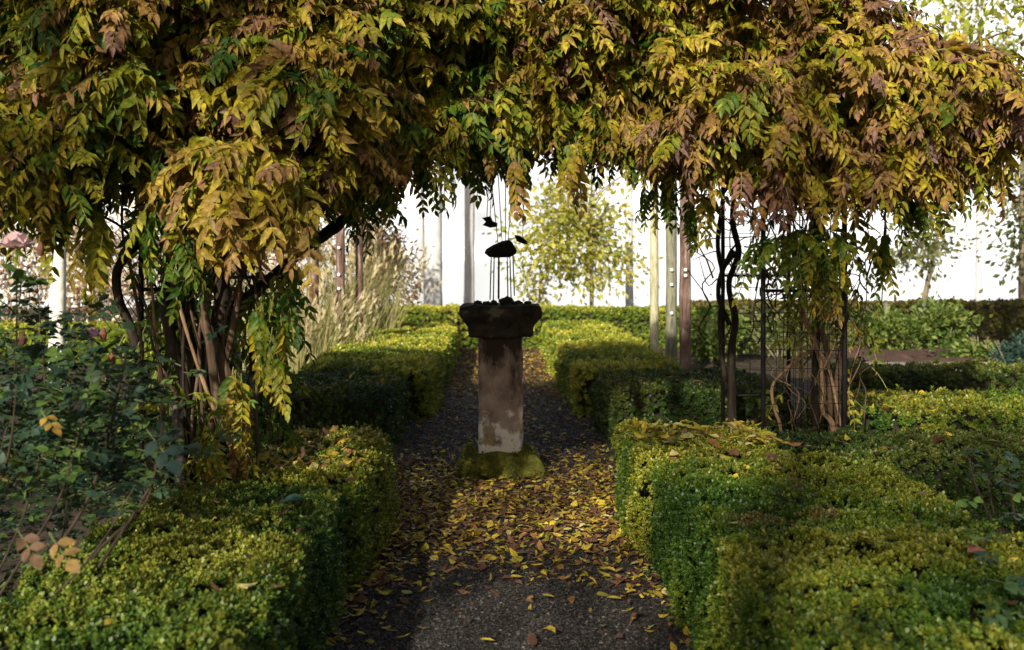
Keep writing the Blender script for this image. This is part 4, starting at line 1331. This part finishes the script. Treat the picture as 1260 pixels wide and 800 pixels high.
# raised bed with red soil
x0, x1 = (1040 - VX) * 15 / F, (1185 - VX) * 15 / F
bed = empty('raised_bed', (x0, 14.6, 0))
tag(bed, 'low raised bed of bare reddish soil edged with a weathered board on the right', 'raised bed')
mb = MB()
nx = 24
xs, ys = np.linspace(x0, x1, nx + 1), np.linspace(14.1, 16.0, 13)
X, Y = np.meshgrid(xs, ys)
V = np.stack([X.ravel(), Y.ravel(), 0 * X.ravel()], 1)
V[:, 2] = .24 + (noise(V, 3, 3) - .5) * .10
i = np.arange(12)[:, None] * (nx + 1) + np.arange(nx)[None]
mb.add(V, np.stack([i, i + 1, i + nx + 2, i + nx + 1], -1).reshape(-1, 4))
mb.build('soil', M['red_soil'], bed)
mb = MB(); box(mb, (x0 - .04, 14.03, 0), (x1 + .04, 14.09, .24)); mb.build('board', M['sleeper'], bed, smooth=False)

# low weeds on the bare soil round the rose bush
mb = MB()
n = 16000
xx, yy = rng.uniform(-6.5, -1.5, n), rng.uniform(2.2, 8.8, n)
a = rng.uniform(0, 2 * np.pi, n)
k = noise(np.stack([xx, yy, xx * 0], 1), 1.3, 8) + rng.normal(0, .1, n) > .40
dr = np.stack([np.cos(a), np.sin(a), rng.uniform(.1, 1.1, n)], 1)
mb.inst(LEAF_LOW2, np.stack([xx, yy, rng.uniform(0, .10, n)], 1)[k], frames(dr, np.tile([0, 0, 1.], (n, 1)) + rng.normal(0, .3, (n, 3)))[k], rng.uniform(.04, .09, n)[k], np.array([(.03, .06, .015), (.05, .09, .02), (.08, .10, .03)])[rng.integers(0, 3, n)][k])
tag(mb.build('undergrowth', M['rose_leaf']), 'low green weeds covering the soil under and behind the rose bush', 'weeds', kind='stuff')

# dry brown grass strip
mb = MB()
n = 5200
xx, yy = rng.uniform(2.6, 7.2, n), rng.uniform(9.7, 10.6, n)
a = rng.uniform(0, 2 * np.pi, n)
dr = np.stack([np.cos(a) * .7, np.sin(a) * .7, rng.uniform(.2, .9, n)], 1)
mb.inst(LEAF_LOW, np.stack([xx, yy, np.zeros(n) + .01], 1), frames(dr, np.tile([0, 0, 1.], (n, 1)) + rng.normal(0, .3, (n, 3))), rng.uniform(.06, .16, n), np.array([(.16, .12, .05), (.22, .17, .08), (.11, .10, .03)])[rng.integers(0, 3, n)])
tag(mb.build('grass', M['grass_blade']), 'strip of dry brownish grass between the low hedges on the right', 'grass', kind='stuff')


def tree(name, label, x, d, h, r, m, crown_c, crown_R, n, pal, size, seed=0, group=None, limbs=7, lean=0.0, droopy=0, clumps=18, cat='tree'):
    e = empty(name, (x, d, 0))
    tag(e, label, cat, group)
    rr_ = np.random.default_rng(seed + 50)
    mb = MB()
    tube(mb, [(x, d, -.05, r * 1.35), (x + lean * .1, d, .25, r * 1.08), (x + lean * .4, d, h * .4, r * .9), (x + lean * .75, d, h * .72, r * .6), (x + lean, d, h, r * .18)], 12, 30, wob=.12, seed=seed)
    cx, cy, cz = crown_c
    for i in range(limbs):
        t = rr_.uniform(.35, .9)
        z0 = max(cz - crown_R[2] * .9, h * .3) + (h - max(cz - crown_R[2] * .9, h * .3)) * t * .8
        a = rr_.uniform(0, 2 * np.pi)
        L = crown_R[0] * rr_.uniform(.6, .95)
        xb = x + lean * z0 / h
        tube(mb, [(xb, d, z0, r * .32), (xb + math.cos(a) * L * .5, d + math.sin(a) * L * .5, z0 + L * .35, r * .18), (xb + math.cos(a) * L, d + math.sin(a) * L, z0 + L * (.5 - droopy), r * .05)], 6, 12)
    mb.build('trunk', M[m], e)
    mb = MB()
    crown_mesh(mb, crown_c, crown_R, n, pal, size, seed=seed, clumps=clumps)
    mb.build('crown', M['tree_leaf'], e)
    return e


# trunks by the water, haze put into their pale bark, crowns above the vine
far = [(533, 26, .20, 'pale grey tree trunk, the stoutest of the trunks left of the pedestal'),
       (518, 27, .10, 'slim pale trunk close beside the stout pale trunk on its left'),
       (577, 28, .125, 'pale grey trunk between the stout pale trunk and the pedestal'),
       (775, 25, .085, 'pale grey trunk with a dark upper end, right of the yellow leaved tree'),
       (1204, 30, .085, 'thin pale grey trunk rising from the white water on the far right')]
for i, (px, d, r, lab) in enumerate(far):
    x = (px - VX) * d / F
    tree('pale_tree', lab, x, d, 9.5, r, 'hazed_bark', (x, d, 8.2), (1.9, 1.9, 2.2), 1700, YEL + GREEN[2:], .16, seed=60 + i, group='pale trees by the water', lean=.05 * (-1) ** i)
# birch on the left
x = (69 - VX) * 12.5 / F
tree('birch_tree', 'white barked birch trunk with dark scars standing left behind the rose bush', x, 12.5, 7, .085, 'white_bark', (x, 12.5, 5.8), (1.5, 1.5, 1.7), 1500, YEL, .1, seed=71, lean=.1)
# yellow leaved young tree behind the pedestal
x = (728 - VX) * 22 / F
tree('young_tree', 'young tree with sparse yellow green leaves behind the pedestal', x, 22, 3.6, .045, 'tree_bark', (x - .35, 22, 1.95), (1.5, 1.0, 1.35), 3400, YEL, .13, seed=72, limbs=14, clumps=34)
x = (655 - VX) * 22.5 / F
bush('young_shrub', 660, 22.6, .55, 1.9, 420, YEL, .1, 'thin yellowing sapling low between the wind chime and the young tree', 'sapling', seed=73, twigs=4)
x = (1130 - VX) * 24 / F
tree('young_tree', 'small olive leaved tree over the far right hedge left of the thin pale trunk', x, 24, 2.6, .06, 'tree_bark', (x, 24, 1.75), (1.05, .8, .75), 900, [(.16, .17, .06), (.24, .24, .08), (.12, .13, .06)], .13, seed=74, limbs=9, lean=.5, clumps=20)
x = (1258 - VX) * 21 / F
tree('young_tree', 'olive leaved tree cut by the right edge above the blue green plant', x, 21, 4.2, .07, 'tree_bark', (x + .1, 21, 2.3), (.75, .8, 1.5), 900, [(.12, .15, .05), (.20, .21, .08), (.10, .12, .05)], .14, seed=75, limbs=9, clumps=22)
# tree at the top right
x = (1350 - VX) * 11.5 / F
for i, (lx_, ly_) in enumerate(((-7.2, -2.4), (-5.2, -5.6), (-3.0, -8.2))):  # unseen trees added behind the camera, crowns placed to shade the foreground
    tree('unseen_shade_tree', ('unseen tree added behind the camera on the left to shade the foreground', 'unseen tree added straight behind the camera to shade the vine', 'unseen tree added behind the camera on the right to shade the foreground')[i], lx_, ly_, (7.8, 9.0, 10.2)[i], .2, 'tree_bark', (lx_, ly_, (5.7, 8.3, 6.4)[i]), (3.0, 3.0, (2.5, 1.6, 2.5)[i]), (1300, 700, 1150)[i], YEL + GREEN[1:], .24, seed=80 + i, clumps=26, limbs=10, group='unseen trees added behind the camera for shade')
tree('maple_tree', 'bright yellow green leaved tree reaching in over the top right corner', x, 11.5, 6.2, .11, 'tree_bark', (x - .5, 11.5, 4.75), (2.1, 1.6, 1.45), 2600, [(.42, .44, .06), (.34, .38, .05), (.5, .46, .1), (.2, .26, .04)], .12, seed=76, limbs=16, clumps=30)

# ------------------------------------------------------------------ camera, light, sky
cd = bpy.data.cameras.new('camera')
cam = bpy.data.objects.new('camera', cd)
COL.objects.link(cam)
cam.location = (0, 0, CAMZ)
cam.rotation_euler = (math.radians(90), 0, 0)
cd.sensor_width = 36
cd.lens = F / 1260 * 36
cd.shift_x = (630 - VX) / 1260
cd.shift_y = -(400 - HY) / 1260
cd.clip_start, cd.clip_end = .05, 4000
cd.dof.use_dof = True
cd.dof.focus_distance = 5.9
cd.dof.aperture_fstop = 3.2
scene.camera = cam

EL, AZ = 24.5, 198.0     # the sun stands behind the camera, a little to the left (azimuth clockwise from +Y)
sdir = Vector((math.sin(math.radians(AZ)) * math.cos(math.radians(EL)), math.cos(math.radians(AZ)) * math.cos(math.radians(EL)), math.sin(math.radians(EL))))
sl = bpy.data.lights.new('sun', 'SUN')
sl.energy = 5.0
sl.angle = math.radians(1.0)
sl.color = (1, .93, .80)
so = bpy.data.objects.new('sun', sl)
COL.objects.link(so)
so.rotation_euler = sdir.to_track_quat('Z', 'Y').to_euler()
so.location = sdir * 40

w = bpy.data.worlds.new('World')
scene.world = w
w.use_nodes = True
N, L = w.node_tree.nodes, w.node_tree.links
N.clear()
wo = N.new('ShaderNodeOutputWorld')
bg = N.new('ShaderNodeBackground'); bg.inputs[1].default_value = .06
sky = N.new('ShaderNodeTexSky'); sky.sky_type = 'NISHITA'; sky.sun_disc = False
sky.sun_elevation = math.radians(EL); sky.sun_rotation = math.radians(AZ)
sky.dust_density = 3.0
L.new(sky.outputs[0], bg.inputs[0])
# a bank of bright white mist low over the lake, in the direction the path runs
bg2 = N.new('ShaderNodeBackground'); bg2.inputs[0].default_value = (1.0, .99, .95, 1); bg2.inputs[1].default_value = 1.25
tc = N.new('ShaderNodeTexCoord')
sp = N.new('ShaderNodeSeparateXYZ'); L.new(tc.outputs['Generated'], sp.inputs[0])
m1 = N.new('ShaderNodeMapRange'); m1.interpolation_type = 'SMOOTHSTEP'
m1.inputs[1].default_value = .30; m1.inputs[2].default_value = .52; m1.inputs[3].default_value = 1; m1.inputs[4].default_value = 0
L.new(sp.outputs['Z'], m1.inputs[0])
m2 = N.new('ShaderNodeMapRange'); m2.interpolation_type = 'SMOOTHSTEP'
m2.inputs[1].default_value = .35; m2.inputs[2].default_value = .72
L.new(sp.outputs['Y'], m2.inputs[0])
mu = N.new('ShaderNodeMath'); mu.operation = 'MULTIPLY'
L.new(m1.outputs[0], mu.inputs[0]); L.new(m2.outputs[0], mu.inputs[1])
mx = N.new('ShaderNodeMixShader')
L.new(mu.outputs[0], mx.inputs[0]); L.new(bg.outputs[0], mx.inputs[1]); L.new(bg2.outputs[0], mx.inputs[2])
nm = N.new('ShaderNodeTexNoise'); nm.inputs['Scale'].default_value = 7; nm.inputs['Detail'].default_value = 5
L.new(tc.outputs['Generated'], nm.inputs['Vector'])
m3 = N.new('ShaderNodeMapRange'); m3.inputs[1].default_value = .38; m3.inputs[2].default_value = .62; m3.inputs[3].default_value = .52; m3.inputs[4].default_value = 1.35
L.new(nm.outputs['Fac'], m3.inputs[0]); L.new(m3.outputs[0], bg2.inputs[1])
L.new(mx.outputs[0], wo.inputs[0])

vs = scene.view_settings
vs.view_transform = 'Standard'
vs.look = 'None'
vs.exposure = 0.7
vs.gamma = 1.0
vs.use_curve_mapping = False
scene.cycles.max_bounces = 6
scene.cycles.transparent_max_bounces = 6
